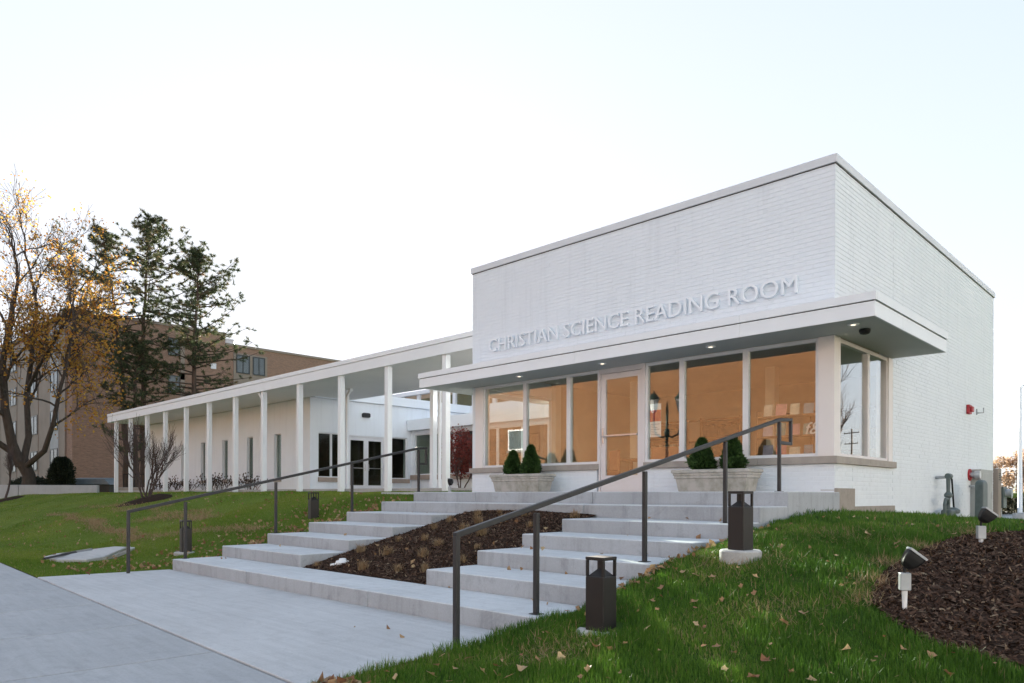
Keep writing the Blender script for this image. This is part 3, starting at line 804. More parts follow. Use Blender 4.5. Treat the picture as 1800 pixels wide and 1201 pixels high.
wp(MB().box(-20.997, W_ - 0.016, 12.0, 12.25, 2.9, 3.75), 'upper_wall', 'white_wall')
wp(MB().box(-37.6, -37.3, 4.082, 16, 0, PB - 0.005), 'end_wall', 'white_wall')
wp(MB().box(-37.6, W_ - 0.02, 15.8, 16, 0, PB - 0.006), 'rear_wall', 'white_wall')
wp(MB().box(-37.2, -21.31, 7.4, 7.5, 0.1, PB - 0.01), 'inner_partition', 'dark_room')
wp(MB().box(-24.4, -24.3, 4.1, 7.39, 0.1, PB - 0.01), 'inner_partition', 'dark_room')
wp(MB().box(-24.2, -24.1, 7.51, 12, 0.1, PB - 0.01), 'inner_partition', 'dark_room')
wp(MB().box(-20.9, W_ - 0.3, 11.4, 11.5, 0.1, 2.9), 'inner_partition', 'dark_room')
wp(MB().box(-37.5, -21.31, 4.09, 15.7, 0.02, 0.10), 'floor', 'carpet')
wp(MB().box(-20.99, W_ - 0.3, 8.93, 15.7, 0.02, 0.10), 'floor', 'carpet')
# portico roof: soffit, fascia panels with cap, roof deck
wp(MB().box(XLW + 0.05, -20.66, PY + 0.05, 3.776, PB + 0.004, PB + 0.06), 'soffit', 'soffit_white')
wp(MB().box(-20.65, XRW, PY + 0.05, 5.38, PB + 0.004, PB + 0.06), 'soffit', 'soffit_white')
wp(MB().box(XLW + 0.05, -20.66, PY + 0.06, 3.9, PB + 0.07, PT - 0.04), 'roof_deck', 'coping')
wp(MB().box(-20.65, XRW, PY + 0.06, 5.38, PB + 0.07, PT - 0.04), 'roof_deck', 'coping')
wp(MB().box(-40, -17.4, 16.2, 21, 3.9, 5.85), 'upper_hall', 'inner_wall')
wp(MB().box(-40.2, -17.2, 15.9, 21.2, 5.85, 6.05), 'upper_hall_roof', 'white_metal')
for k in range(10):
    wp(MB().box(-33.3 + k * 1.6, -33.05 + k * 1.6, 16.05, 16.19, 3.95, 5.84), 'clerestory_post', 'white_metal')
    if k < 9: wp(MB().box(-33.0 + k * 1.6, -31.75 + k * 1.6, 16.13, 16.195, 4.2, 5.6), 'clerestory_pane', 'glass_wing')
m_ = MB().add([(-17.1, 14.5, 3.95), (XRW, 14.5, 3.95), (XRW, 18.5, 6.3), (-17.1, 18.5, 6.3), (XRW, 22.5, 3.95), (-17.1, 22.5, 3.95)], [(0, 1, 2, 3), (3, 2, 4, 5), (0, 3, 5), (1, 4, 2)])
wp(m_, 'pitched_roof', 'slate')
wp(MB().box(XLW + 0.05, -21.05, 3.902, 16.1, PB + 0.008, PT - 0.05), 'roof_deck', 'coping')
wp(MB().box(-21.04, XRW, 12.0, 16.1, 3.76, PT - 0.10), 'roof_deck', 'coping')
wp(MB().box(-20.99, XRW, 8.4, 11.99, 3.0, 3.10), 'roof_deck', 'coping')
n = 10
for k in range(n):
    a = XLW + 0.02 + (XRW - XLW - 0.02) * k / n; b = XLW + 0.02 + (XRW - XLW - 0.02) * (k + 1) / n
    wp(MB().box(a + 0.002, b - 0.002, PY + 0.018, PY + 0.05, PB, PG - 0.006), 'fascia_panel', 'white_metal')
    wp(MB().box(a + 0.001, b - 0.001, PY, PY + 0.07, PG + 0.006, PT), 'fascia_cap', 'white_metal')
wp(MB().box(XLW, XLW + 0.045, PY + 0.072, 16.1, PB, PT - 0.002), 'fascia_end', 'white_metal')
wp(MB().box(-20.65, XRW, 5.382, 5.42, PB - 0.002, PT - 0.05), 'fascia_rear', 'white_metal')
wp(MB().box(-21.0, -20.86, 3.905, 11.9, 3.71, 4.07), 'fascia_entry', 'white_metal')
wp(MB().box(-20.858, XRW - 0.001, 11.86, 11.998, 3.71, 4.07), 'fascia_upper', 'white_metal')
wp(MB().box(-20.96, XRW - 0.002, 8.36, 8.60, 2.705, 3.155), 'fascia_court', 'white_metal')
# columns, front row every 2.34 m and two more on the court edge
colm = MB().box(-0.08, 0.08, -0.08, 0.08, -0.05, PB - 0.10).build('column', M['white_metal'], wing, bevel=0.006)
first = True
for x in (-10.82, -13.40, -15.88, -18.43, -20.97, -23.26, -25.63, -27.96, -30.29, -32.54, -34.77, -36.90):
    o = colm if first else inst(colm, wing); first = False
    o.location = Vector((x, PY + 0.16, 0.10)) - wing_o
for x in (-13.44, -18.35):
    o = inst(colm, wing); o.location = Vector((x, 3.62, 0.10)) - wing_o
# unseen pale paving, added to brighten the portico soffit and court walls
o = MB().box(-20.99, W_ - 0.01, 2.06, 8.61, -0.2, 0.168).build('added_court_paving', M['concrete'], bevel=0.008); tag(o, kind='structure')
o = MB().box(-37.3, -21.0, 2.06, 2.74, -0.2, 0.160).build('added_portico_path', M['concrete'], bevel=0.008); tag(o, kind='structure')
# downspouts
for x, y, s in ((-20.97, 1.92, -1), (-18.35, 3.62, 1), (-13.3, 3.62, 1)):
    mb = MB().bar((x + s * 0.16, y, 0.05), (x + s * 0.16, y, 3.5), 0.08).bar((x + s * 0.16, y, 3.48), (x + s * 0.36, y, 3.66), 0.08, 0.08, (0, 1, 0)).bar((x + s * 0.35, y, 3.62), (x + s * 0.35, y, 3.72), 0.11)
    wp(mb, 'downspout', 'white_metal')
def wwin(axis, a0, a1, z0, z1, plane, dirn, **k):
    w = window(axis, a0, a1, z0, z1, parent=wing, plane=plane, dirn=dirn, glass='glass_wing', **k)
    w.location = -wing_o
    return w
for a, b in nw:
    wwin('x', a, b, 0.63, 2.43, 3.86, 1, fr=0.03)
    wp(MB().box(a - 0.03, b + 0.03, 3.74, 3.90, 0.50, 0.629), 'sill', 'sill')
wwin('y', 4.147, 4.75, 0.65, 2.39, -21.08, -1, fr=0.04); wwin('y', 4.752, 5.32, 0.65, 2.39, -21.08, -1, fr=0.04)
wwin('y', 7.53, 8.42, 0.65, 2.39, -21.08, -1, fr=0.04)
for a, b in ((4.12, 5.40), (7.44, 8.50)):
    wp(MB().box(-21.1, -20.94, a, b, 0.475, 0.649), 'sill', 'sill_red')
xs = [-20.82, -19.55, -18.30, -17.05, -15.8, -14.5, -13.2, -11.8, -10.0]
for a, b in zip(xs, xs[1:]):
    wwin('x', a + 0.001, b - 0.001, 0.82, 2.56, 8.68, 1, fr=0.05)
wp(MB().box(-20.95, -9.9, 8.52, 8.70, 0.62, 0.819), 'sill', 'sill_red')
# double entrance door
for a, b, hy in ((5.50, 6.352, 6.27), (6.356, 7.21, 6.44)):
    mb = MB()
    for y0, y1, z0, z1 in ((a, a + 0.11, 0.12, 2.30), (b - 0.11, b, 0.12, 2.30), (a + 0.11, b - 0.11, 0.12, 0.36), (a + 0.11, b - 0.11, 2.17, 2.30)):
        mb.box(-21.10, -21.05, y0, y1, z0, z1)
    d = wp(mb, 'door', 'frame')
    MB().box(-21.08, -21.07, a + 0.106, b - 0.106, 0.356, 2.174).build('pane', M['glass_wing'], d)
    MB().box(-21.045, -21.02, a + 0.09, b - 0.09, 1.04, 1.07).build('push_bar', M['steel'], d)
    MB().tube([(-21.02, hy, 0.95), (-20.98, hy, 0.97), (-20.98, hy, 1.2), (-21.02, hy, 1.22)], 0.013, 8).build('handle', M['steel'], d)
wp(MB().box(-21.2, -21.02, 5.462, 5.498, 0.1, 2.358).box(-21.2, -21.02, 7.212, 7.248, 0.1, 2.358).box(-21.2, -21.02, 5.498, 7.212, 2.304, 2.358), 'door_frame', 'frame')
wl = MB().rects([(0.07, 0.15, -0.09), (0.07, 0.17, -0.05), (0.07, 0.17, 0.05), (0.05, 0.13, 0.09)], (-20.93, 6.27, 3.2)).build('wall_lamp', M['dark_metal'], bevel=0.012)
tag(wl, 'small dark box lamp on the white wall above the double doors', 'lamp')

# ================================================================== apartment block behind
apt = empty('apartment_block', (-61.5, 6.29, 0), label='four storey brown brick apartment block behind the trees at left', cat='building')
def ap(mb, name, mat, parent=None):
    return mb.build(name, M[mat], parent or apt)
ap(MB().box(-34, 0, 0, 12.34, -1.5, 14.5), 'wall', 'apt_brick')
ap(MB().box(-20, -0.01, 12.345, 25.5, -1.5, 13.62), 'wall', 'apt_brick')
ap(MB().box(-34, -1.6, -0.12, -0.003, -1.5, 14.2), 'stone_facing', 'stone_panel')
ap(MB().box(-34.1, 0.08, -0.2, 12.4, 14.5, 14.72), 'coping', 'stone_panel')
ap(MB().box(-20, 0.08, 12.41, 25.6, 13.62, 13.82), 'coping', 'stone_panel')
ap(MB().lathe([(0.75, 0), (0.75, 1.0), (0.8, 1.02), (0.8, 1.15)], 16, (-2.6, 13.6, 13.5)), 'vent_drum', 'coping')
def apt_window(axis, a0, a1, z0, z1, plane, blind, slide=2):
    s = 1 if axis == 'y' else -1
    def bx(mb, a, b, t0, t1, z, y):
        t0, t1 = sorted((plane + s * t0, plane + s * t1))
        return mb.box(a, b, t0, t1, z, y) if axis == 'x' else mb.box(t0, t1, a, b, z, y)
    f = 0.09
    mb = MB(); bx(mb, a0, a0 + f, 0.0, 0.06, z0, z1); bx(mb, a1 - f, a1, 0.0, 0.06, z0, z1)
    bx(mb, a0 + f, a1 - f, 0, 0.06, z0, z0 + f); bx(mb, a0 + f, a1 - f, 0, 0.06, z1 - f, z1)
    w = (a1 - a0 - f) / slide
    for k in range(1, slide): bx(mb, a0 + f / 2 + k * w - 0.05, a0 + f / 2 + k * w + 0.05, 0, 0.055, z0 + f, z1 - f)
    o = mb.build('window', M['apt_window'], apt)
    bk = MB(); bx(bk, a0 + f, a1 - f, 0.002, 0.01, z0 + f, z1 - f); bk.build('blind', M['blind' if blind else 'dark_room'], o)
    p = MB(); bx(p, a0 + f, a1 - f, 0.025, 0.032, z0 + f, z1 - f); p.build('pane', M['glass_far'], o)
for ci, (xa, xb_) in enumerate(((-5.6, -3.4), (-12.2, -9.8), (-20.0, -17.6), (-27.2, -24.8))):
    ap(MB().box(xa - 0.12, xb_ + 0.12, -0.17, -0.122, 0.4, 13.9), 'spandrel_strip', 'low_wall' if ci == 0 else 'stone_panel')
    for ri, zt_ in enumerate((13.5, 10.2, 6.95, 3.75)):
        apt_window('x', xa, xb_, zt_ - 1.7, zt_, -0.171, (ci + ri) % 3 != 0)
for z in (12.2, 9.0, 5.8):
    apt_window('y', 7.3, 8.3, z - 0.2, z + 1.3, 0.003, True, 1)
    ap(MB().box(0.002, 0.05, 8.35, 8.7, z - 2.2, z + 1.6), 'stone_strip', 'stone_panel')
ap(MB().box(0.0, 0.06, 13.1, 16.4, 6.0, 13.05), 'window_bay', 'stone_panel')
apt_window('y', 13.35, 14.65, 11.2, 12.9, 0.062, True); apt_window('y', 14.95, 16.15, 11.2, 12.9, 0.062, True)
ap(MB().box(0.0, 0.04, 11.0, 11.5, 11.3, 11.8), 'vent_grille', 'steel')

# low concrete wall, hedge, hatch
lw = empty('low_concrete_wall', (-40, -1, 0), label='low pale concrete retaining wall along the far left edge of the lawn', cat='wall')
d = Vector((3.0, 3.5, 0)).normalized(); p0 = Vector((-43.2, -4.5, 0)); ln = 7.8
segs = [(0, 3.9), (3.93, ln)]
for a, b in segs:
    q0, q1 = p0 + d * a, p0 + d * b
    o = MB().bar((q0.x + 40, q0.y + 1, -0.38), (q1.x + 40, q1.y + 1, -0.38), 0.25, 1.62).build('wall_segment', M['low_wall'], lw, bevel=0.012)
ht = empty('hatch_cover', (-46.6, 3.6, 0.3), math.atan2(1.65, 1.69), label='blue grey metal hatch cover with a sloping end behind the low wall', cat='hatch')
MB().add([(-1.15, -0.5, 0.25), (1.3, -0.5, 0.25), (1.3, 0.6, 0.25), (-1.15, 0.6, 0.25), (-1.15, -0.5, 0.62), (0.95, -0.5, 0.62), (0.95, 0.6, 0.70), (-1.15, 0.6, 0.70)],
         [(0, 3, 2, 1), (4, 5, 6, 7), (0, 1, 5, 4), (1, 2, 6, 5), (2, 3, 7, 6), (3, 0, 4, 7)]).build('lid', M['copper'], ht, bevel=0.03)
MB().box(-1.1, 1.2, -0.4, 0.5, -0.3, 0.245).build('base', M['gap'], ht)
MB().bar((-1.22, -0.55, -0.2), (-1.22, -0.55, 0.68), 0.07).build('corner_post', M['steel'], ht)

# fence rail and stone bit near the portico end
fr = empty('stair_railing', (-44.2, 5.2, 0.2), 0.7, label='thin black railing by the brown brick wall', cat='railing')
mb = MB().bar((-0.7, 0, 1.0), (0.7, 0, 1.0), 0.05)
mb.build('top_rail', M['black'], fr)
for k in range(7):
    MB().bar((-0.7 + k * 0.23, 0, -0.2), (-0.7 + k * 0.23, 0, 1.0), 0.035).build('bar', M['black'], fr)
sw = MB().bar((-41.4, 3.4, 0.08), (-38.4, 3.9, 0.08), 0.3, 0.55).build('stone_kerb_wall', M['foundation'], bevel=0.04); tag(sw, 'short tan stone wall stub under the end of the colonnade', 'wall')

# ================================================================== brick building across the street (seen in the glass)
opp = empty('street_building', (-30, -34, -1.4), label='orange brown brick building across the street, reflected in the shop windows', cat='building')
MB().box(-30, 24, -14, 0, 0, 12.5).build('wall', M['street_brick'], opp)
MB().box(-30.1, 24.1, -14, 0.12, 12.5, 12.9).build('coping', M['stone_panel'], opp)
for k in range(4):
    x = -26 + k * 5.2
    f = MB().box(x, x + 1.9, 0.002, 0.06, 5.2, 7.0).build('window', M['frame'], opp)
    MB().box(x + 0.12, x + 1.78, 0.061, 0.075, 5.32, 6.88).build('pane', M['glass_far'], f)
    MB().box(x - 0.1, x + 2.0, 0.003, 0.14, 5.0, 5.19).build('sill', M['stone_panel'], f)
for k in range(3):
    x = -14 + k * 9.5
    f = MB().box(x, x + 2.4, 0.002, 0.06, 0.1, 2.9).build('shop_window', M['frame'], opp)
    MB().box(x + 0.12, x + 2.28, 0.061, 0.075, 0.4, 2.78).build('pane', M['glass_far'], f)

# unseen building added to bounce sunlight onto the shaded shop front
op2 = empty('street_building', (24, -34, -1.4), label='added pale stucco building across the street, unseen, bouncing light onto the shop front', cat='building')
MB().box(-29, 36, -14, 0, 0, 12.5).build('wall', M['stucco'], op2)
MB().box(-29.1, 36.1, -14, 0.12, 12.5, 12.9).build('coping', M['stone_panel'], op2)
for k in range(6):
    for z in (4.6, 8.0):
        f = MB().box(-23 + k * 8.6, -21 + k * 8.6, 0.002, 0.06, z, z + 1.8).build('window', M['frame'], op2)
        MB().box(-22.9 + k * 8.6, -21.1 + k * 8.6, 0.061, 0.07, z + 0.1, z + 1.7).build('pane', M['glass_far'], f)

op3 = empty('fill_building', (34, -8, -1.4), label='added cream stucco building off to the right, unseen, bouncing light onto the side wall', cat='building')  # added out of view so its sunlit front brightens the side wall
MB().box(0, 14, -34, 36, 0, 7.2).build('wall', M['fill_stucco_warm'], op3)
MB().box(-0.12, 14, -34.1, 36.1, 7.2, 7.6).build('coping', M['stone_panel'], op3)
for k in range(9):
    f = MB().box(-0.06, -0.002, -31 + k * 7.4, -28.6 + k * 7.4, 3.0, 5.0).build('window', M['frame'], op3)
    MB().box(-0.07, -0.061, -30.9 + k * 7.4, -28.7 + k * 7.4, 3.1, 4.9).build('pane', M['glass_far'], f)

# street lamp with two lanterns by the road (seen in the glass)
sl = empty('street_lamp', (-10.27, -11.62, -1.22), -0.55, label='dark green street lamp with two lanterns, reflected in the window beside the door', cat='street lamp')
M['lamp_green'] = pmat('dark_green_cast_iron', (0.02, 0.055, 0.045), None, 8, 0.4)
MB().lathe([(0.20, 0), (0.20, 0.25), (0.13, 0.4), (0.10, 0.9), (0.065, 1.0), (0.055, 3.3), (0.10, 3.4), (0.10, 3.5), (0.05, 3.6), (0.045, 4.3), (0.01, 4.55)], 14).build('post', M['lamp_green'], sl)
for s in (-1, 1):
    MB().tube([(0, 0, 3.35), (s * 0.18, 0, 3.28), (s * 0.40, 0, 3.40), (s * 0.47, 0, 3.75), (s * 0.46, 0, 4.15)], 0.035, 8).build('arm', M['lamp_green'], sl)
    lt = MB().lathe([(0.05, 0), (0.10, 0.06), (0.17, 0.45), (0.17, 0.47)], 8, (s * 0.46, 0, 4.16)).build('lantern_glass', M['white_plastic'], sl)
    MB().lathe([(0.22, 0), (0.20, 0.06), (0.07, 0.22), (0.03, 0.24), (0.01, 0.36)], 8, (s * 0.46, 0, 4.63)).build('lantern_cap', M['lamp_green'], lt)

# utility pole (seen in the side windows)
up = empty('utility_pole', (36.3, 103.5, -1.5), 0.5, label='wooden utility pole with two cross arms, reflected in the side window', cat='pole')
MB().lathe([(0.16, 0), (0.11, 11.6)], 10).build('pole', M['bark_pine'], up)
for z, w in ((11.0, 1.5), (9.4, 1.3)):
    a = MB().box(-w, w, -0.06, 0.06, z - 0.06, z + 0.06).build('cross_arm', M['bark_pine'], up)
    for k in range(4):
        MB().lathe([(0.05, 0), (0.07, 0.1), (0.04, 0.2)], 6, (-w + 0.1 + k * (2 * w - 0.2) / 3, 0, z + 0.06)).build('insulator', M['steel'], a)
# ================================================================== trees
def grow(mb, p, d, length, r, lvl, maxl, tips, rg, up=0.12, spread=0.7, nchild=(3, 5), ratio=0.66, jit=0.16, minr=0.006, taper=0.55):
    n = 5 if lvl < 2 else 4
    pts = [p.copy()]; rad = [r]; q = p.copy(); d = d.normalized()
    for i in range(n):
        d = (d + Vector((rg.gauss(0, jit), rg.gauss(0, jit), rg.gauss(0, jit) + up * (0.6 if lvl else 0.2)))).normalized()
        q = q + d * (length / n); pts.append(q.copy()); rad.append(max(r * (1 - (1 - taper) * (i + 1) / n), minr))
    mb.tube(pts, rad, 7 if lvl == 0 else (5 if lvl < 3 else 3), caps=False)
    if lvl >= maxl:
        tips.append((pts[-1], d)); tips.append((pts[2], d)); return
    if lvl >= maxl - 1: tips.append((pts[-1], d))
    k = rg.randint(*nchild)
    for c in range(k):
        t = 0.35 + 0.65 * (c + rg.random() * 0.8) / k if lvl else 0.5 + 0.5 * (c + 0.5) / k
        t = min(t, 1.0); i = min(int(t * n), n - 1); f = t * n - i
        b = pts[i].lerp(pts[i + 1], f)
        ax = d.orthogonal().normalized(); ax.rotate(Matrix.Rotation(rg.random() * 6.283, 3, d))
        nd = (d + ax * rg.uniform(0.5, 1.0) * spread * 1.3).normalized()
        grow(mb, b, nd, length * ratio * rg.uniform(0.75, 1.15), max(rad[i] * 0.62, minr), lvl + 1, maxl, tips, rg, up, spread, nchild, ratio, jit, minr, taper)
    if lvl < maxl:
        grow(mb, pts[-1], d, length * ratio, rad[-1] * 0.9, lvl + 1, maxl, tips, rg, up, spread, nchild, ratio, jit, minr, taper)

def leaf_cloud(name, P, size, mat, parent, jitter=0.15, aspect=0.7):
    n = len(P); P = np.asarray(P, float) + nrg.normal(0, jitter, (n, 3))
    a = nrg.normal(0, 1, (n, 3)); a /= np.linalg.norm(a, axis=1)[:, None]
    b = nrg.normal(0, 1, (n, 3)); b -= a * (a * b).sum(1)[:, None]; b /= np.linalg.norm(b, axis=1)[:, None]
    s = size * nrg.uniform(0.6, 1.25, n)[:, None]
    bend = np.cross(a, b) * s * 0.25
    V = np.stack([P - a * s / 2, P + b * s * aspect / 2 + bend, P + a * s / 2, P - b * s * aspect / 2 + bend], 1).reshape(-1, 3)
    k = np.arange(n)[:, None] * 4
    T = np.concatenate([k + np.array([[0, 1, 2]]), k + np.array([[0, 2, 3]])], 0)
    return np_mesh(name, V, T, mat, parent, tint=np.repeat(nrg.random(n), 4))

# big autumn maple on the left
rg = random.Random(5)
mb = MB(); tips = []
def cam_pt(x, y, dd):      # a point of the crown, for shaping the limbs by eye
    xx, yy = (x - 903.5) / 1285.1, (y - 870.5) / 1285.1
    return Vector((4.0437 + dd * (xx * math.sin(CAM_A) - math.cos(CAM_A)), -10.7536 + dd * (xx * math.cos(CAM_A) + math.sin(CAM_A)), -0.0184 - dd * yy))
B = cam_pt(50, 862, 43.3); B.z = 0.15
maple = empty('maple_tree', B, label='large half bare maple with orange leaves at the left edge', cat='tree')
def limb(pts, r0, r1, kids, length, lvl=1):
    P = [Vector(p) - B for p in pts]
    n = len(P); rad = [r0 + (r1 - r0) * i / (n - 1) for i in range(n)]
    mb.tube(P, rad, 9, caps=False)
    for k in range(kids):
        t = 0.30 + 0.70 * (k + rg.random() * 0.7) / kids; t = min(t * (n - 1), n - 1.001); i = int(t)
        b = P[i].lerp(P[i + 1], t - i); d = (P[i + 1] - P[i]).normalized()
        ax = d.orthogonal().normalized(); ax.rotate(Matrix.Rotation(rg.random() * 6.283, 3, d))
        grow(mb, b, (d * 0.8 + ax * rg.uniform(0.5, 1.1) + Vector((0, 0, 0.25))), length * rg.uniform(0.7, 1.2), rad[i] * 0.5, lvl, 4, tips, rg, up=0.10, nchild=(2, 4), ratio=0.68, minr=0.010)
    grow(mb, P[-1], (P[-1] - P[-2]), length, rad[-1], lvl, 4, tips, rg, up=0.10, nchild=(3, 4), ratio=0.68, minr=0.010)
c = cam_pt
mb.tube([Vector((0, 0, -0.6)), Vector((0, 0, 0.1)), Vector((0.05, 0.02, 0.9)), c(38, 812, 43) - B], [0.58, 0.42, 0.34, 0.36], 12, caps=False)
limb([c(36, 822, 43), c(20, 780, 42.6), c(8, 720, 42), c(4, 640, 42), c(18, 560, 42), c(30, 500, 42)], 0.30, 0.09, 7, 2.7)
limb([c(40, 818, 43), c(50, 770, 43.4), c(46, 700, 44), c(56, 620, 44), c(64, 540, 44.4), c(52, 480, 44.4)], 0.21, 0.07, 7, 2.6)
limb([c(46, 822, 43), c(78, 795, 42.4), c(94, 745, 42), c(104, 690, 41.6), c(118, 640, 41.4), c(126, 590, 41.4)], 0.17, 0.055, 8, 2.3)
limb([c(24, 800, 43), c(-20, 770, 42), c(-60, 700, 41.6), c(-70, 620, 41.6), c(-60, 540, 41)], 0.19, 0.07, 5, 2.6)
limb([c(47, 690, 44), c(66, 650, 43), c(96, 600, 42.4), c(120, 560, 42), c(132, 520, 42)], 0.11, 0.04, 6, 2.0)
mb.build('trunk', M['bark'], maple, smooth=True)
TP = np.array([t[0] for t in tips])
keep = []
for t in TP:
    w = t + np.array(B)
    z = w[2]
    prob = 0.30 if z > 11 else (0.65 if z > 7.5 else 0.55)
    if rg.random() < prob: keep += [t] * rg.randint(1, 5)
keep = np.array(keep)
leaf_cloud('crown', keep, 0.17, M['maple_leaf'], maple, 0.20)
# denser hanging leaves at the lower right of the crown
low = []
for _ in range(46):
    q = np.array(c(rg.uniform(118, 208), rg.uniform(585, 765), rg.uniform(40.5, 43))) - np.array(B)
    if rg.random() < 0.5: q = np.array(c(rg.uniform(100, 205), rg.uniform(500, 640), rg.uniform(40.5, 43))) - np.array(B)
    low += [q + nrg.normal(0, 0.30, 3) for _ in range(rg.randint(10, 30))]
    a = Vector(c(104, 690, 41.6) - B); a = a.lerp(Vector(c(126, 590, 41.4) - B), rg.random())
    m_ = MB()
leaf_cloud('foliage', low, 0.19, M['maple_leaf'], maple, 0.15)
mb = MB()
for _ in range(46):
    a = Vector(c(110, 660, 41.5) - B).lerp(Vector(c(132, 540, 42) - B), rg.random()); e = Vector(low[rg.randrange(len(low))])
    mid = a.lerp(e, 0.55) + Vector((0, 0, rg.uniform(-0.1, 0.5)))
    mb.tube([a, mid, e], [0.022, 0.014, 0.007], 4, caps=False)
mb.build('twigs', M['bark'], maple)

# pines
def pine(name, base, H, crown0, seed, label, lean=(0, 0), rmax=3.6, top_dense=0.55, nb=64, tuft=1.0):
    rg = random.Random(seed)
    root = empty(name, base, label=label, cat='tree', group='pines behind the colonnade')
    mb = MB(); T = []
    P = [Vector((lean[0] * t * t, lean[1] * t * t, H * t - 0.5)) + Vector((rg.gauss(0, 0.05), rg.gauss(0, 0.05), 0)) for t in np.linspace(0, 1, 12)]
    mb.tube(P, [0.27 * (1 - 0.88 * t) for t in np.linspace(0, 1, 12)], 8, caps=False)
    for k in range(nb):
        t = crown0 + (1 - crown0) * (k + rg.random()) / nb
        i = min(int(t * 11), 10); b = P[i].lerp(P[i + 1], t * 11 - i)
        s = (t - crown0) / (1 - crown0)
        ln = rmax * (0.62 + 0.38 * math.sin(min(1, s * 1.1) * math.pi)) * rg.uniform(0.5, 1.1) * min(1.0, 0.22 + (1 - s) * 3.2)
        a = rg.random() * 6.283
        d = Vector((math.cos(a), math.sin(a), rg.uniform(-0.15, 0.25) + 0.5 * s * s))
        pts = [b]; q = b.copy(); r0 = 0.035 + 0.03 * (1 - s)
        m = 6
        for j in range(m):
            d = (d + Vector((rg.gauss(0, 0.09), rg.gauss(0, 0.09), rg.gauss(0, 0.07) + 0.025 * j))).normalized()
            q = q + d * ln / m; pts.append(q.copy())
        mb.tube(pts, [r0 * (1 - 0.8 * j / m) for j in range(m + 1)], 4, caps=False)
        bare = 2 if s < top_dense else 1
        for j in range(bare, m + 1):
            for _ in range(rg.randint(2, 4)):
                sd = Vector((rg.gauss(0, 1), rg.gauss(0, 1), rg.gauss(0.25, 0.5))).normalized() * rg.uniform(0.15, 0.6)
                e = pts[j] + sd
                mb.tube([pts[j], e], [0.012, 0.007], 3, caps=False)
                if rg.random() < (0.62 if s < top_dense else 0.97): T.append((e, sd.normalized()))
    mb.build('trunk', M['bark_pine'], root, smooth=True)
    n = len(T); per = int(52 * tuft)
    C0 = np.repeat(np.array([t[0] for t in T]), per, 0); D0 = np.repeat(np.array([t[1] for t in T]), per, 0)
    dv = D0 * 0.5 + nrg.normal(0, 0.6, C0.shape) + np.array([0, 0, 0.12]); dv /= np.linalg.norm(dv, axis=1)[:, None]
    L = nrg.uniform(0.12, 0.29, len(C0))[:, None]
    st = C0 - D0 * nrg.uniform(0, 0.25, len(C0))[:, None]
    sd = np.cross(dv, nrg.normal(0, 1, C0.shape)); sd /= np.linalg.norm(sd, axis=1)[:, None]; sd *= 0.017
    V = np.stack([st - sd, st + sd, st + dv * L], 1).reshape(-1, 3)
    tint = np.clip(np.repeat(nrg.random(n) * 0.8, per) + nrg.normal(0, 0.12, len(C0)) + 0.25 * (np.repeat(nrg.random(n), per) > 0.85), 0, 1)
    np_mesh('crown', V, np.arange(len(V)).reshape(-1, 3), M['needle'], root, tint=np.repeat(tint, 3))
    return root
pine('pine_tree', (-51.8, 7.2, 0.1), 18.6, 0.48, 21, 'left pine of the group, thin trunk and flat leaning top', (-1.3, -1.2), 5.6, 0.60, 54)
pine('pine_tree', (-51.0, 8.0, 0.1), 19.8, 0.40, 22, 'tallest pine of the group, in the middle above the brick block', (0.3, 0.2), 5.2, 0.55, 70)
pine('pine_tree', (-46.6, 9.6, 0.1), 16.8, 0.36, 23, 'bushy right hand pine of the group rising over the colonnade roof', (0.2, 0.5), 4.8, 0.3, 84, 0.85)
pine('pine_tree', (-48.2, 6.4, 0.1), 10.6, 0.22, 24, 'low dark pine standing in front of the brick wall under the tall pines', (0.2, 0.3), 4.0, 0.3, 38, 0.8)

# arborvitae
def cone_shrub(name, loc, h, r, n, mat, label, cat, group, prof, size, parent_group=True, trunk='bark'):
    root = empty(name, loc, rnd.random() * 6, label=label, cat=cat, group=group)
    t = nrg.random(n) ** 0.8; a = nrg.random(n) * 2 * np.pi
    lump = 1 + 0.13 * np.sin(a * 3 + t * 9) + 0.10 * np.sin(a * 5 - t * 14) + 0.09 * np.sin(a * 8 + t * 31) + nrg.normal(0, 0.07, n)
    rr = r * prof(t) * lump * np.sqrt(nrg.uniform(0.55, 1.05, n))
    P = np.stack([rr * np.cos(a), rr * np.sin(a), h * t], -1)
    out = np.stack([np.cos(a), np.sin(a), 0.7 + 0 * a], -1); out /= np.linalg.norm(out, axis=1)[:, None]
    dv = out + nrg.normal(0, 0.55, P.shape); dv /= np.linalg.norm(dv, axis=1)[:, None]
    sd = np.cross(dv, nrg.normal(0, 1, P.shape)); sd /= np.linalg.norm(sd, axis=1)[:, None]
    L = size * nrg.uniform(0.6, 1.3, n)[:, None]
    V = np.stack([P - sd * L * 0.16, P + sd * L * 0.16, P + dv * L + sd * L * 0.05, P + dv * L * 0.6 - sd * L * 0.2], 1).reshape(-1, 3)
    k = np.arange(n)[:, None] * 4
    T = np.concatenate([k + np.array([[0, 1, 2]]), k + np.array([[0, 2, 3]])], 0)
    np_mesh('foliage', V, T, mat, root, tint=np.repeat(np.clip(nrg.random(n) * 0.55 + 1.3 * (lump - 0.85), 0, 1), 4))
    MB().tube([(0, 0, -0.08), (0, 0, h * 0.75)], [r * 0.12, r * 0.04], 7).build('stem', M[trunk], root)
    zz = np.linspace(0.02, 0.93, 9)
    MB().lathe([(max(r * float(prof(np.array(z))) * 0.72, 0.003), h * z) for z in zz], 10).build('core', mat, root)
    return root
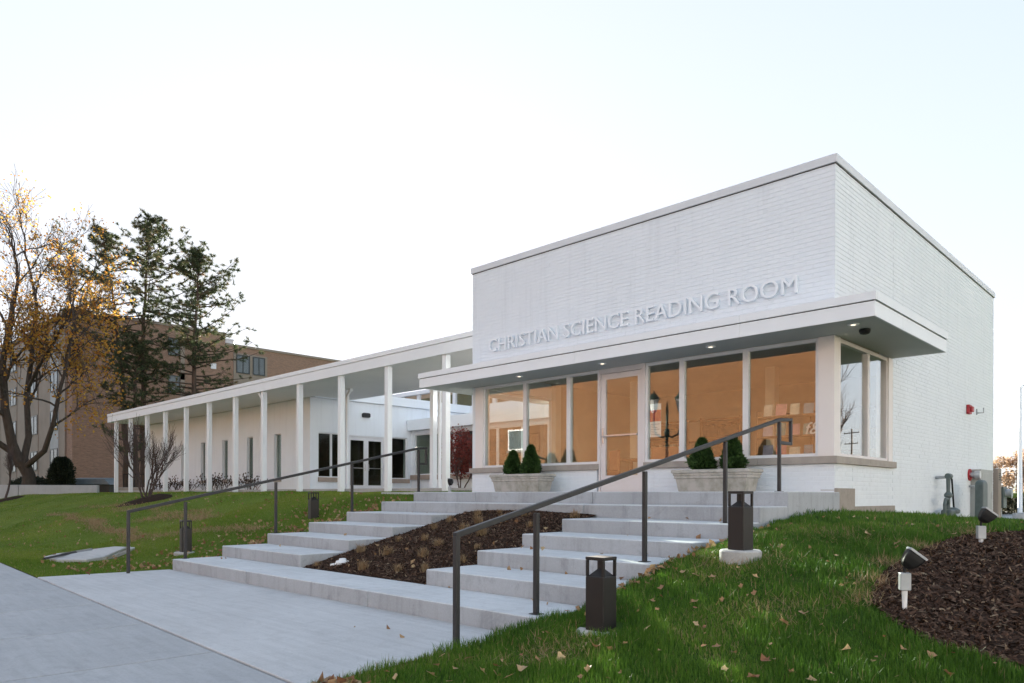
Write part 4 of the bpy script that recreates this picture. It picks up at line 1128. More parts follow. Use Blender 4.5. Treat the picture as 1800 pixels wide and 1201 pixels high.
cone_shrub('arborvitae', (-46.2, 1.75, 0.1), 2.05, 0.62, 9000, M['thuja'], 'dark rounded arborvitae between the maple and the brick corner', 'shrub', None,
           lambda t: np.sqrt(np.clip(1 - (np.abs(t - 0.32) / 0.70) ** 2.2, 0.01, 1)), 0.12)
sp = lambda t: np.where(t < 0.15, 0.75 + 1.6 * t, np.clip(1.0 - (t - 0.15) / 0.87, 0.02, 1) ** 0.8)
for x, hh, rr, lab in ((-5.98, 0.44, 0.165, 'shorter left spruce in the left stone planter'), (-5.50, 0.53, 0.175, 'taller right spruce in the left stone planter'),
                       (-1.84, 0.47, 0.185, 'left spruce in the right stone planter, behind the handrail'), (-1.32, 0.47, 0.165, 'right spruce in the right stone planter, beside the rail post')):
    cone_shrub('dwarf_spruce', (x, -0.50, 0.385), hh, rr, 6500, M['spruce'], 'small conical ' + lab, 'shrub', 'conical spruces in planters', sp, 0.055)
# low dark hedge by the apartment block
def blob_leaves(name, c0, ext, n, size, mat, parent=None):
    q = nrg.normal(0, 1, (n, 3)); q /= np.linalg.norm(q, axis=1)[:, None]
    P = np.array(c0) + q * np.array(ext) * (nrg.random(n) ** 0.35)[:, None]
    return leaf_cloud(name, P, size, mat, parent, size * 0.5)
hd = blob_leaves('clipped_hedge', (-51.0, 1.2, 0.55), (3.2, 0.9, 0.45), 6000, 0.14, M['thuja']); tag(hd, 'low dark hedge along the foot of the apartment block', 'hedge')

# bare multi-stem tree in a mulch ring, young tree at the far left
def bare_tree(name, loc, stems, ln, r, seed, label, spread=0.35, up=0.22, maxl=3, group=None):
    rg = random.Random(seed); root = empty(name, loc, label=label, cat='tree', group=group); mb = MB(); tp = []
    for k in range(stems):
        a = 6.283 * k / stems + rg.random(); s = 0.0 if stems == 1 else spread
        grow(mb, Vector((0.04 * math.cos(a), 0.04 * math.sin(a), -0.1)) * (stems > 1), Vector((s * math.cos(a), s * math.sin(a), 1)), ln * rg.uniform(0.8, 1.1), r, 0, maxl, tp, rg, up=up, spread=0.5, nchild=(3, 5), ratio=0.62, jit=0.10, minr=0.0035)
    mb.build('trunk', M['twig'], root)
    return root
def mulch_ring(loc, rx, seed, h):
    rg = random.Random(seed); v = [(loc[0], loc[1], float(h(loc[0], loc[1])) + 0.10)]; n = 28
    for ring, q in ((0.55, 0.075), (1.0, -0.02)):
        for k in range(n):
            a = 6.283 * k / n; rr = rx * ring * (1 + 0.06 * math.sin(3 * a + seed)); x, y = loc[0] + rr * math.cos(a), loc[1] + rr * math.sin(a)
            v.append((x, y, float(h(x, y)) + q))
    f = [(0, 1 + k, 1 + (k + 1) % n) for k in range(n)] + [(1 + k, 1 + n + k, 1 + n + (k + 1) % n, 1 + (k + 1) % n) for k in range(n)]
    o = MB().add(v, f).build('mulch_ring', M['soil'], smooth=True); tag(o, kind='structure')
t1 = (-20.5, -2.28); mulch_ring(t1, 0.95, 1, hL)
bare_tree('ornamental_tree', (t1[0], t1[1], float(hL(*t1))), 7, 1.25, 0.030, 31, 'bare multi stemmed ornamental tree in a mulch ring in front of the colonnade')
t2 = (-38.6, -2.55); mulch_ring(t2, 0.9, 2, hL)
bare_tree('young_tree', (t2[0], t2[1], float(hL(*t2))), 1, 1.5, 0.06, 32, 'slim bare young tree in a mulch ring at the far left edge', maxl=4, up=0.15)
# the tree that shows in the side window
bare_tree('street_tree', (12.25, 36.2, -1.4), 1, 5.0, 0.30, 35, 'tall bare tree beyond the right lawn, reflected in the side window', maxl=4, up=0.12)
# red leaved small maple in the court
rm = bare_tree('red_maple', (-16.55, 7.5, 0.12), 3, 0.85, 0.03, 36, 'small red leaved maple in front of the court windows', maxl=3, spread=0.5)
blob = nrg.normal(0, 1, (2600, 3)); blob /= np.linalg.norm(blob, axis=1)[:, None]
leaf_cloud('crown', blob * np.array([0.78, 0.7, 0.95]) * (nrg.random(2600) ** 0.4)[:, None] + np.array([0, 0, 1.45]), 0.085, M['red_leaf'], rm, 0.07)
# bare shrubs along the wing wall
dm = MB().box(-37.0, -23.6, 2.75, 3.76, -0.2, 0.12).build('shrub_bed', M['soil'], bevel=0.05); tag(dm, kind='structure')
rg = random.Random(9)
src = []
for v_ in range(3):
    mb = MB(); tp = []
    for k in range(7):
        a = rg.random() * 6.28
        grow(mb, Vector((rg.uniform(-.12, .12), rg.uniform(-.12, .12), -0.05)), Vector((0.45 * math.cos(a), 0.45 * math.sin(a), 1)), 0.48, 0.012, 1, 2, tp, rg, up=0.1, nchild=(2, 3), ratio=0.55, minr=0.005)
    mb2 = MB()
    for p, d in tp:
        mb2.lathe([(0.002, -0.035), (0.03, 0), (0.002, 0.03)], 5, p)
    src.append((mb, mb2))
made = {}
for k in range(15):
    x = -36.4 + k * 0.86 + rg.uniform(-.2, .2); v_ = k % 3
    root = empty('bare_shrub', (x, 3.2 + rg.uniform(-.2, .2), 0.11), rg.random() * 6, label='leafless shrub with dried flower heads at the foot of the wing wall', cat='shrub', group='bare shrubs along the wing wall')
    if v_ not in made:
        made[v_] = (src[v_][0].build('stems', M['twig'], root), tag(src[v_][1].build('flower_heads', M['bark'], root), kind='stuff'))
    else:
        inst(made[v_][0], root); inst(made[v_][1], root)
    root.scale = (1, 1, rg.uniform(0.8, 1.25))

# far trees on the right
rg = random.Random(12)
for k in range(14):
    x = -24 + k * 2.0; y = 88 + rg.uniform(-6, 14)
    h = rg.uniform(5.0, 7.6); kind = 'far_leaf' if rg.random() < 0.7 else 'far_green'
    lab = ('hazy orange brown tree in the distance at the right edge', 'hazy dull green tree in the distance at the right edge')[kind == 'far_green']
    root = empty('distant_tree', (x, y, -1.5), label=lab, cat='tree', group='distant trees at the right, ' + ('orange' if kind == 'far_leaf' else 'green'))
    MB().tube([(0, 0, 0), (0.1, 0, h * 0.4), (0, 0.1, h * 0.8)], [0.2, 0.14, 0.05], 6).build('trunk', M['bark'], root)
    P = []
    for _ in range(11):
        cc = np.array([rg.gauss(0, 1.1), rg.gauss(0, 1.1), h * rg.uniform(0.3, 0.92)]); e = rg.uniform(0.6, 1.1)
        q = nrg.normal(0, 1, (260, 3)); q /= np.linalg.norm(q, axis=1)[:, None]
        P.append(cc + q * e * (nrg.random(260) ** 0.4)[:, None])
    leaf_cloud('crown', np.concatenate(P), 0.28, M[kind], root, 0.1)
hb = blob_leaves('car_park_hedge', (-6.5, 60, -0.6), (9, 1.2, 1.0), 7000, 0.22, M['far_green']); tag(hb, 'clipped green hedge along the car park at the right edge', 'hedge')

# ================================================================== things on the stairs and lawns
# handrails
def handrail(x, Y, Z, zb, label):
    root = empty('handrail', (x, Y[0], zb[0]), label=label, cat='handrail', group='stair handrails')
    o = Vector((x, Y[0], zb[0])); w = lambda y, z: (0, y - o.y, z - o.z)
    MB().bar(w(Y[0] - 0.02, Z[0] - 0.015), w(Y[4], Z[4] - 0.02), 0.045, 0.045).bar(w(Y[4] - 0.004, Z[4] - 0.021), w(Y[5], Z[5] - 0.022), 0.044, 0.044).build('top_rail', M['rail'], root, bevel=0.008)
    for k in range(5):
        t = Z[k] - 0.05 if k else Z[0] - 0.02
        MB().bar(w(Y[k], zb[k] - (0.15 if k == 0 else -0.002)), w(Y[k], t), 0.042).build('post', M['rail'], root, bevel=0.006)
        if 0 < k: MB().box(-0.045, 0.045, Y[k] - o.y - 0.045, Y[k] - o.y + 0.045, zb[k] - o.z + 0.0005, zb[k] - o.z + 0.006).build('base_plate', M['rail'], root)
    MB().bar(w(Y[5] - 0.02, Z[5] - 0.045), w(Y[5] - 0.02, Z[5] - 0.36), 0.04).bar(w(Y[5] - 0.041, Z[5] - 0.34), w(Y[4] + 0.021, Z[5] - 0.34), 0.04).build('return_loop', M['rail'], root, bevel=0.005)
handrail(-0.1, [-7.12, -6.233, -4.64, -3.013, -1.592, -1.23], [-0.308, -0.118, 0.272, 0.655, 0.985, 1.012], [-1.182, -1.016, -0.678, -0.335, 0.038],
         'dark metal handrail on the right side of the stairs, nearest the camera')
handrail(-7.5, [-7.02, -6.199, -4.697, -3.189, -1.64, -1.43], [-0.268, -0.086, 0.240, 0.588, 0.930, 0.940], [-1.182, -1.016, -0.678, -0.335, 0.038],
         'dark metal handrail on the left side of the stairs, by the left lawn')

# path bollards
def bollard(first=None):
    root = empty('bollard_light', (0, 0, 0), 0)
    s = 0.083
    MB().box(-s, s, -s, s, -0.02, 0.415).build('body', M['dark_metal'], root, bevel=0.006)
    MB().box(-s - 0.001, s + 0.001, -s - 0.001, s + 0.001, 0.535, 0.560).build('cap', M['dark_metal'], root, bevel=0.004)
    for i in (-1, 1):
        for j in (-1, 1):
            MB().box(i * (s - 0.011) - 0.0095, i * (s - 0.011) + 0.0095, j * (s - 0.011) - 0.0095, j * (s - 0.011) + 0.0095, 0.4155, 0.5345).build('corner_post', M['dark_metal'], root)
    MB().rects([(s - 0.014, s - 0.014, 0.416), (0.012, 0.012, 0.475), (0.012, 0.012, 0.534)]).build('reflector', M['dark_metal'], root)
    MB().lathe([(0.19, -0.25), (0.19, 0.0), (0.175, 0.015)], 24).build('footing', M['concrete'], root)
    return root
bl = bollard()
spots = [((0.700, -6.39, -1.035), 'dark bronze square bollard light in the grass beside the lowest steps, nearest the camera'),
         ((0.80, -4.40, -0.535), 'dark bronze bollard light on a round concrete footing beside the upper right steps'),
         ((-8.80, -3.22, -0.535), 'dark bronze bollard light on the left lawn beside the upper steps'),
         ((-8.85, -5.66, -1.03), 'dark bronze bollard light on the left lawn behind the first handrail posts')]
for k, (p, lab) in enumerate(spots):
    o = bl if k == 0 else copy_tree(bl)
    o.location = p; o.rotation_euler = (0, 0, [0.02, -0.10, -0.2, -0.16][k]); tag(o, lab, 'bollard', 'bollard lights along the stairs')

# spot lights in the right bed
def spot(loc, rz, label, sc=1.0, stake=0.15):
    root = empty('garden_spotlight', loc, rz, label=label, cat='spotlight', group='spotlights in the mulch bed')
    st = MB().tube([(0, 0, -0.1), (0, 0, 0.02), (0, 0, stake)], [0.012, 0.016, 0.020], 10).build('stake', M['white_plastic'], root)
    MB().box(-0.036, 0.036, -0.030, 0.030, stake, stake + 0.125).build('junction_box', M['galv'], root, bevel=0.006)
    MB().tube([(0, 0, stake + 0.125), (0, 0, stake + 0.165)], 0.011, 8).build('knuckle', M['black'], root)
    hz = stake + 0.165
    # rounded hood leaning back, glass facing up to the wall
    hd = MB()
    prof = [(0.018, 0.018, 0.0), (0.045, 0.040, 0.025), (0.062, 0.052, 0.08), (0.064, 0.054, 0.125)]
    hd.rects(prof)
    h = hd.build('hood', M['black'], root, bevel=0.012); h.location = (0, 0, hz - 0.005); h.rotation_euler = (0, R(38), 0)
    MB().box(-0.055, 0.055, -0.046, 0.046, 0.1255, 0.128).build('lens', M['steel'], h)
    MB().box(-0.066, -0.056, -0.056, 0.056, 0.12, 0.135).box(0.056, 0.066, -0.056, 0.056, 0.12, 0.135).box(-0.056, 0.056, -0.056, -0.047, 0.12, 0.135).box(-0.056, 0.056, 0.047, 0.056, 0.12, 0.135).build('rim', M['galv'], h)
    return root
spot((2.408, -5.10, float(hR(2.408, -5.10))), 0.55, 'black spotlight on a grey junction box and white stake at the mulch edge')
spot((2.36, -2.62, float(hR(2.36, -2.62)) - 0.10), 0.55, 'black spotlight at the far end of the mulch bed near the wall')
# low spotlight by the left corner of the shop
cl = spot((-8.05, -0.35, 0.02), 2.2, 'small black spotlight at the left corner of the shop front', stake=0.02)

# stone planters
def planter(x, w, label):
    root = empty('stone_planter', (x, -0.50, 0.04), label=label, cat='planter', group='stone planters by the door')
    h = w / 2
    MB().rects([(h - 0.10, 0.15, 0.0), (h - 0.085, 0.165, 0.012), (h - 0.055, 0.195, 0.20), (h - 0.03, 0.215, 0.215), (h - 0.035, 0.21, 0.245), (h - 0.02, 0.225, 0.262), (h - 0.022, 0.222, 0.285), (h, 0.245, 0.30), (h, 0.245, 0.335), (h - 0.01, 0.235, 0.345), (h - 0.05, 0.195, 0.345), (h - 0.055, 0.19, 0.31)]).build('trough', M['stone'], root)
    MB().box(-h + 0.06, h - 0.06, -0.185, 0.185, 0.3105, 0.325).build('soil', M['soil'], root)
planter(-5.74, 1.32, 'grey cast stone trough left of the glass door')
planter(-1.60, 1.30, 'weathered cast stone trough right of the glass door, behind the handrail')

# white plastic cap lying in the mulch
wc = empty('plastic_cap', (-4.50, -5.30, -0.965), 0.6, label='white plastic fitting lying in the mulch beside the left flight', cat='fitting')
MB().lathe([(0.095, 0.0), (0.10, 0.02), (0.085, 0.055), (0.05, 0.062), (0.045, 0.085), (0.03, 0.088)], 14).build('dome', M['white_plastic'], wc, smooth=True)
MB().box(-0.14, 0.02, -0.09, 0.09, -0.02, 0.018).build('flange', M['white_plastic'], wc, bevel=0.006)

# utility slab on the left lawn with loose metal bars
us_ = MB()
pts = [(-10.1, -7.30), (-9.75, -6.95), (-10.2, -6.35), (-10.75, -5.85), (-11.55, -5.95), (-11.95, -6.45), (-11.6, -6.95), (-10.9, -7.30)]
us_.add([(x, y, float(hL(x, y)) - 0.05) for x, y in pts] + [(x, y, float(hL(x, y)) + 0.055) for x, y in pts], [tuple(reversed(range(8))), tuple(range(8, 16))] + [(k, (k + 1) % 8, (k + 1) % 8 + 8, k + 8) for k in range(8)])
o = us_.build('utility_slab', M['concrete'], bevel=0.01); tag(o, 'pale flat concrete slab lying in the grass at lower left', 'slab')
for a, b, lab in (((-10.05, -7.50), (-11.1, -6.75), 'dark steel angle bar lying across the front corner of the slab'), ((-10.85, -7.05), (-11.6, -6.35), 'pale metal strip lying across the left end of the slab'), ((-9.5, -6.75), (-10.75, -5.95), 'pale metal strip lying across the right end of the slab')):
    za, zb = float(hL(*a)) + 0.08, float(hL(*b)) + 0.085
    o = MB().bar((a[0], a[1], za), (b[0], b[1], zb), 0.045, 0.02).bar((a[0], a[1], za + 0.016), (b[0], b[1], zb + 0.016), 0.012, 0.012).build('metal_strip', M['steel' if 'pale' in lab else 'rail']); tag(o, lab, 'metal strip')

# security camera, alarm, meters on the side wall
sc_ = empty('soffit_camera', (0.44, -0.09, ZS), label='small black camera hanging under the canopy corner', cat='camera')
MB().lathe([(0.075, -0.002), (0.075, -0.03), (0.062, -0.06), (0.03, -0.072)][::-1], 18).build('dome', M['black'], sc_, smooth=True)
fa = empty('alarm_horn', (0.0, 7.50, 1.87), label='red fire alarm horn on the white side wall', cat='alarm')
MB().box(0.003, 0.07, -0.10, 0.10, -0.10, 0.10).build('base', M['red'], fa, bevel=0.012)
MB().box(0.071, 0.12, -0.075, 0.075, -0.06, 0.06).build('horn', M['red'], fa, bevel=0.015)
hk = empty('wall_hook', (0.0, 8.3, 1.90), label='small grey bracket on the side wall beside the red alarm', cat='bracket')
MB().box(0.003, 0.02, -0.03, 0.03, -0.08, 0.05).build('plate', M['galv'], hk)
MB().tube([(0.02, 0, -0.04), (0.14, 0, -0.04), (0.14, 0, 0.07)], 0.014, 8).build('hook', M['galv'], hk)
gm = empty('gas_meter', (0.22, 5.05, -0.47), label='grey green gas meter and pipework at the foot of the side wall', cat='gas meter')
MB().tube([(-0.22, 0.05, 0.82), (0.0, 0.05, 0.82)], 0.03, 10).build('wall_pipe', M['galv'], gm)
MB().tube([(0.0, 0.05, 0.86), (0.0, 0.05, 0.55), (0.0, 0.05, 0.2)], [0.04, 0.035, 0.035], 10).build('riser', M['meter_green'], gm)
MB().lathe([(0.035, 0), (0.075, 0.03), (0.075, 0.07), (0.035, 0.12)], 12, (0, 0.05, 0.42)).build('valve', M['meter_green'], gm)
MB().tube([(0.0, 0.0, 0.84), (0.0, 0.16, 0.84)], 0.055, 10).build('elbow', M['meter_green'], gm)
MB().tube([(0.02, -0.28, -0.1), (0.02, -0.28, 0.30), (0.02, -0.22, 0.40), (0.02, -0.08, 0.40), (0.0, 0.03, 0.32)], 0.03, 8).build('pipe_loop', M['meter_green'], gm)
MB().box(-0.08, 0.10, -0.15, 0.20, -0.05, 0.20).build('meter_body', M['meter_green'], gm, bevel=0.03)
MB().lathe([(0.10, 0), (0.13, 0.02), (0.13, 0.07), (0.05, 0.12)], 14, (0.02, 0.28, 0.12)).build('regulator', M['meter_green'], gm)
MB().tube([(0.0, 0.17, 0.84), (0.0, 0.30, 0.78), (0.0, 0.36, 0.55), (0.0, 0.55, -0.1)], 0.017, 8).build('hose', M['black'], gm)
fd = empty('hose_connection', (0.0, 7.66, 0.455), label='red and chrome fire hose connection on the side wall', cat='hose connection')
MB().tube([(0.003, 0, 0), (0.035, 0, 0)], 0.13, 18).build('ring', M['red'], fd)
MB().tube([(0.035, 0, 0), (0.10, 0, 0), (0.12, 0, 0), (0.22, 0, 0)], [0.05, 0.05, 0.085, 0.085], 14).build('cap', M['steel'], fd)
MB().tube([(0.003, 0.0, -0.25), (0.09, 0, -0.25), (0.16, 0, -0.28)], [0.02, 0.025, 0.03], 8).build('tap', M['galv'], fd)
ec = empty('electric_cabinet', (0.0, 8.35, -0.62), label='grey electrical cabinet against the far end of the side wall', cat='cabinet')
MB().box(0.004, 0.20, -0.56, 0.58, -0.1, 1.20).build('cabinet', M['cab'], ec, bevel=0.01)
MB().box(0.201, 0.208, -0.48, 0.50, 0.05, 1.12).build('cabinet_door', M['cab'], ec, bevel=0.003)
MB().box(0.209, 0.22, 0.40, 0.43, 0.55, 0.70).build('door_handle', M['steel'], ec)
vb = empty('vent_panel', (0.0, 10.03, -0.62), label='narrow tan panel with a louvre just past the building corner', cat='vent panel')
MB().box(-0.25, 0.10, 0.0, 0.33, -0.2, 1.28).build('panel', M['stone_panel'], vb, bevel=0.01)
for z in (1.0, 1.05, 1.1, 1.15):
    MB().box(0.101, 0.107, 0.05, 0.28, z, z + 0.02).build('louvre', M['dark_metal'], vb)
em = empty('electric_meter', (0.0, 10.40, -0.62), label='blue grey electric meter box with a round dial at the building corner', cat='meter')
MB().box(-0.12, 0.14, 0.0, 0.36, 0.32, 0.84).build('meter_box', M['meter_green'], em, bevel=0.01)
MB().tube([(0.14, 0.25, 0.68), (0.27, 0.25, 0.68)], 0.11, 16).build('meter_dial', M['galv'], em)
MB().box(-0.06, 0.06, 0.12, 0.24, -0.4, 0.319).build('conduit', M['galv'], em)
cd = empty('utility_pedestal', (0.45, 6.62, -0.60), label='tall rounded grey green utility pedestal before the electrical cabinet', cat='pedestal')
MB().rects([(0.075, 0.20, -0.1), (0.075, 0.20, 0.82), (0.07, 0.18, 0.88), (0.04, 0.10, 0.92)]).build('pedestal', M['meter_green'], cd, bevel=0.02)

# light pole on the right
lp_ = empty('car_park_light', (-4.05, 37.2, -1.42), label='white metal light pole on a concrete base at the right edge', cat='light pole')
MB().tube([(0, 0, 0.45), (0, 0, 7.4)], [0.12, 0.075], 12).build('pole', M['white_metal'], lp_)
MB().tube([(0, 0, 7.35), (0.35, 0.35, 7.75), (0.9, 0.9, 7.85)], 0.05, 8).build('arm', M['white_metal'], lp_)
MB().rects([(0.18, 0.32, 7.8), (0.2, 0.36, 7.86), (0.1, 0.2, 7.95)], (1.1, 1.1, 0)).build('lamp_head', M['galv'], lp_)
MB().lathe([(0.36, -0.2), (0.36, 0.45), (0.34, 0.47)], 18).build('base', M['concrete'], lp_)
MB().box(-0.16, 0.16, -0.16, 0.16, 0.471, 0.52).build('base_plate', M['galv'], lp_)

# ================================================================== inside the shop
shelf = empty('book_shelf', (-0.83, 0.62, 0.036), label='wooden display shelf behind the right hand front window', cat='shelf')
for z in (0.56, 0.90, 1.22):
    MB().box(-0.56, 0.56, -0.14, 0.14, z - 0.02, z).build('shelf_board', M['wood'], shelf)
for x in (-0.575, 0.575):
    MB().box(x - 0.014, x + 0.014, -0.15, 0.15, 0.0, 1.30).build('side_panel', M['wood'], shelf)
bc = [(0.62, 0.55, 0.45), (0.55, 0.20, 0.22), (0.70, 0.66, 0.60), (0.20, 0.33, 0.42), (0.65, 0.30, 0.30), (0.12, 0.30, 0.28), (0.70, 0.62, 0.48), (0.5, 0.42, 0.5)]
bm_ = [pmat('book_cover', cc, tuple(q * 0.7 for q in cc), 9, 0.5) for cc in bc]
rows_ = {1.22: 'top', 0.90: 'middle', 0.56: 'bottom'}
ords = ['leftmost', 'second', 'third', 'fourth', 'rightmost']
for z, rn in rows_.items():
    for k in range(5):
        w, hh = rnd.uniform(0.13, 0.17), rnd.uniform(0.15, 0.21)
        b = empty('book', (-0.83 - 0.44 + k * 0.22, 0.55, 0.036 + z + 0.001), label=f'{ords[k]} book standing on the {rn} shelf behind the right window', cat='book', group='books on the display shelf')
        MB().box(-w / 2, w / 2, 0.0, 0.022, 0, hh).build('cover', bm_[rnd.randrange(8)], b).rotation_euler = (R(-9), 0, 0)
pk = 0.06
po = empty('window_poster', (-3.08, 0.074, 1.0), label='white and red paper notice taped inside the pane right of the door', cat='poster')
MB().box(-0.115, 0.115, 0, 0.002, 0, 0.58).build('sheet', M['white_plastic'], po)
MB().box(-0.113, 0.113, -0.0015, -0.0005, 0.27, 0.47).build('red_band', M['red'], po)
M['ink'] = pmat('grey_print', (0.25, 0.27, 0.30), None, 5, 0.8)
for k in range(7): MB().box(-0.09, 0.09 - 0.05 * (k % 3), -0.0015, -0.0005, 0.04 + k * 0.03, 0.048 + k * 0.03).build('print_line', M['ink'], po)
sg = empty('display_sign', (-0.42, 0.30, 0.92), label='dark round display sign with a pale script ampersand in the right window', cat='sign')
MB().tube([(0, 0.01, 0.09), (0, 0.03, 0.09)], 0.10, 20).build('disc', M['black'], sg)
cu = bpy.data.curves.new('mark', 'FONT'); cu.body = 'f&'; cu.size = 0.26; cu.extrude = 0.006; cu.shear = 0.25
to = bpy.data.objects.new('mark', cu); COL.objects.link(to)
me = bpy.data.meshes.new_from_object(to.evaluated_get(bpy.context.evaluated_depsgraph_get()))
bpy.data.objects.remove(to)
mk = bpy.data.objects.new('script_mark', me); COL.objects.link(mk); me.materials.clear(); me.materials.append(M['white_plastic']); mk.parent = sg; mk.rotation_euler = (math.pi / 2, 0, 0); mk.location = (-0.14, 0, 0.0)
MB().bar((0, 0.02, -0.33), (0, 0.02, 0.0), 0.02).build('stand', M['black'], sg)
def chair(loc, rz, label):
    root = empty('armchair', loc, rz, label=label, cat='chair', group='chairs inside the shop')
    MB().box(-0.27, 0.27, -0.25, 0.27, 0.38, 0.47).build('seat', M['terracotta'], root, bevel=0.03)
    MB().box(-0.27, 0.27, 0.22, 0.30, 0.475, 0.92).build('backrest', M['terracotta'], root, bevel=0.03)
    for i in (-1, 1):
        for j in (-1, 1): MB().bar((i * 0.23, j * 0.21, 0), (i * 0.23, j * 0.21, 0.38), 0.035).build('leg', M['black'], root)
chair((-3.95, 1.6, 0.037), 0.3, 'upholstered chair seen through the glass door')
chair((-5.6, 1.9, 0.037), -0.6, 'upholstered chair behind the middle left window')
tb = empty('reading_table', (-4.9, 2.7, 0.037), 0.2, label='wooden reading table inside behind the left windows', cat='table')
MB().box(-0.7, 0.7, -0.4, 0.4, 0.70, 0.74).build('table_top', M['wood'], tb, bevel=0.006)
for i in (-1, 1):
    for j in (-1, 1): MB().bar((i * 0.62, j * 0.33, 0), (i * 0.62, j * 0.33, 0.70), 0.05).build('leg', M['wood'], tb)

# ================================================================== grass, straw and leaves
def cam_uv(P):
    d = P - cp; r = d[:, 0] * math.sin(CAM_A) + d[:, 1] * math.cos(CAM_A); f = -d[:, 0] * math.cos(CAM_A) + d[:, 1] * math.sin(CAM_A)
    f = np.where(f < 0.3, np.nan, f)
    return 903.5 + 1285 * r / f, 870.5 - 1285 * d[:, 2] / f, f
def blades(name, P, H, W, mat, label, cat, seg=2, lean=0.35, tb=None):
    n = len(P)
    a = nrg.random(n) * 2 * np.pi; l = np.abs(nrg.normal(0, lean, n)); b = nrg.random(n) * 2 * np.pi
    s = np.stack([np.cos(a), np.sin(a), 0 * a], -1) * (W / 2)[:, None]
    tip = np.stack([np.cos(b) * l, np.sin(b) * l, np.ones(n)], -1); tip /= np.linalg.norm(tip, axis=1)[:, None]
    base = P - np.array([0, 0, 0.006])
    tv = nrg.random(n) if tb is None else tb
    if seg == 2:
        mid = base + (tip * np.array([0.4, 0.4, 1.0])) * (H * 0.55)[:, None]
        V = np.stack([base - s, base + s, mid - s * 0.75, mid + s * 0.75, base + tip * H[:, None]], 1).reshape(-1, 3)
        k = np.arange(n)[:, None] * 5
        T = np.concatenate([k + np.array([[0, 1, 3]]), k + np.array([[0, 3, 2]]), k + np.array([[2, 3, 4]])], 0)
        o = np_mesh(name, V, T, mat, tint=np.repeat(tv, 5))
    else:
        V = np.stack([base - s, base + s, base + tip * H[:, None]], 1).reshape(-1, 3)
        o = np_mesh(name, V, np.arange(3 * n).reshape(-1, 3), mat, tint=np.repeat(tv, 3))
    return tag(o, label, cat, kind='stuff')
def sample(h, x0, x1, y0, y1, dens, ok):
    n = int((x1 - x0) * (y1 - y0) * dens)
    X = nrg.uniform(x0, x1, n); Y = nrg.uniform(y0, y1, n)
    P = np.stack([X, Y, h(X, Y)], -1)
    u, v, f = cam_uv(P)
    k = ok(X, Y) & (u > -260) & (u < 2060) & (v < 1420)
    return P[k]
ftg = lambda X, Y, fx, fy, r: (X - fx) ** 2 + (Y - fy) ** 2 > r * r
okR = lambda X, Y: (Y > y_edge(X) + 0.01) & (X > np.where(Y < -6.36, 0.062, np.where(Y < 0.02, 0.09, np.where(Y < 2.56, 0.05, 0.01)))) & ~in_bed(X, Y, -0.03) & ftg(X, Y, 0.70, -6.39, 0.17) & ftg(X, Y, 0.80, -4.40, 0.20)
near = sample(hR, 0.0, 4.6, -8.9, -5.6, 9000, okR)
mid_ = sample(hR, 0.0, 4.6, -5.6, -2.0, 5200, okR)
far_ = sample(hR, 0.0, 7.0, -2.0, 13.0, 1100, okR)
PP = np.concatenate([near, mid_, far_])
clump = 0.75 + 0.35 * np.sin(PP[:, 0] * 5.1 + 2 * np.sin(PP[:, 1] * 3.3)) * np.sin(PP[:, 1] * 4.3 + 1.0) + 0.2 * np.sin(PP[:, 0] * 13 + PP[:, 1] * 11)
dist = np.linalg.norm(PP - cp, axis=1)
Hh = np.clip(0.055 * clump + 0.018, 0.018, 0.10) * nrg.uniform(0.6, 1.3, len(PP)) * np.where((PP[:, 0] < 0.16) | (PP[:, 1] < y_edge(PP[:, 0]) + 0.09), 1.15, 1)
Ww = 0.0042 * np.clip(dist / 4.5, 1, 3.2)
patch = np.sin(PP[:, 0] * 1.9 + 1.2 * np.sin(PP[:, 1] * 1.3)) + 0.7 * np.sin(PP[:, 0] * 4.7 + 1.9 * np.sin(PP[:, 1] * 3.1 + 1))
tv = np.clip(nrg.random(len(PP)) * 0.66 + 0.20 * patch + 0.04, 0, 0.92)
tv[nrg.random(len(PP)) < np.where(patch > 1.05, 0.16, 0.03)] = 1.0
Hh *= np.where(patch > 1.05, 0.75, 1.0) * (1 + 0.25 * (nrg.random(len(PP)) < 0.06))
print('grass right', len(PP))
blades('grass', PP, Hh, Ww, M['grass_r'], 'lush dark green grass on the right lawn', 'grass', tb=tv)
slab_c = lambda X, Y: ((X + 10.85) / 1.05) ** 2 + ((Y + 6.6) / 0.62) ** 2 > 1
okL = lambda X, Y: (Y > y_edge(X) + 0.01) & (X < xb_left(Y) - 0.01) & slab_c(X, Y) & ftg(X, Y, *t1, 0.9) & ftg(X, Y, *t2, 0.85) & ~((X > -9.62) & (Y > -1.06) & (Y < 1.25)) & (Y < 2.04) & ftg(X, Y, -8.80, -3.22, 0.14) & ftg(X, Y, -8.85, -5.66, 0.14)
n1 = sample(hL, -13.0, -7.4, -8.3, 3.6, 2600, okL)
n2 = sample(hL, -22.0, -13.0, -8.3, 3.6, 700, okL)
n3 = sample(hL, -44.0, -22.0, -8.0, 2.7, 230, okL)
PP = np.concatenate([n1, n2, n3]); dist = np.linalg.norm(PP - cp, axis=1)
clump = 0.8 + 0.3 * np.sin(PP[:, 0] * 2.1 + 2 * np.sin(PP[:, 1] * 2.3)) * np.sin(PP[:, 1] * 2.9 + 1.0)
Hh = 0.045 * clump * nrg.uniform(0.6, 1.3, len(PP)); Ww = 0.0065 * np.clip(dist / 9, 1, 4)
tv = np.clip(nrg.random(len(PP)) * 0.7 + 0.25 * np.sin(PP[:, 0] * 0.9 + np.sin(PP[:, 1] * 1.3)) + 0.05 + 0.12 * np.clip((-PP[:, 0] - 9) / 8, 0, 1), 0, 0.93)
tv[nrg.random(len(PP)) < 0.03] = 1.0
gm_ = M['grass_l']
print('grass left', len(PP))
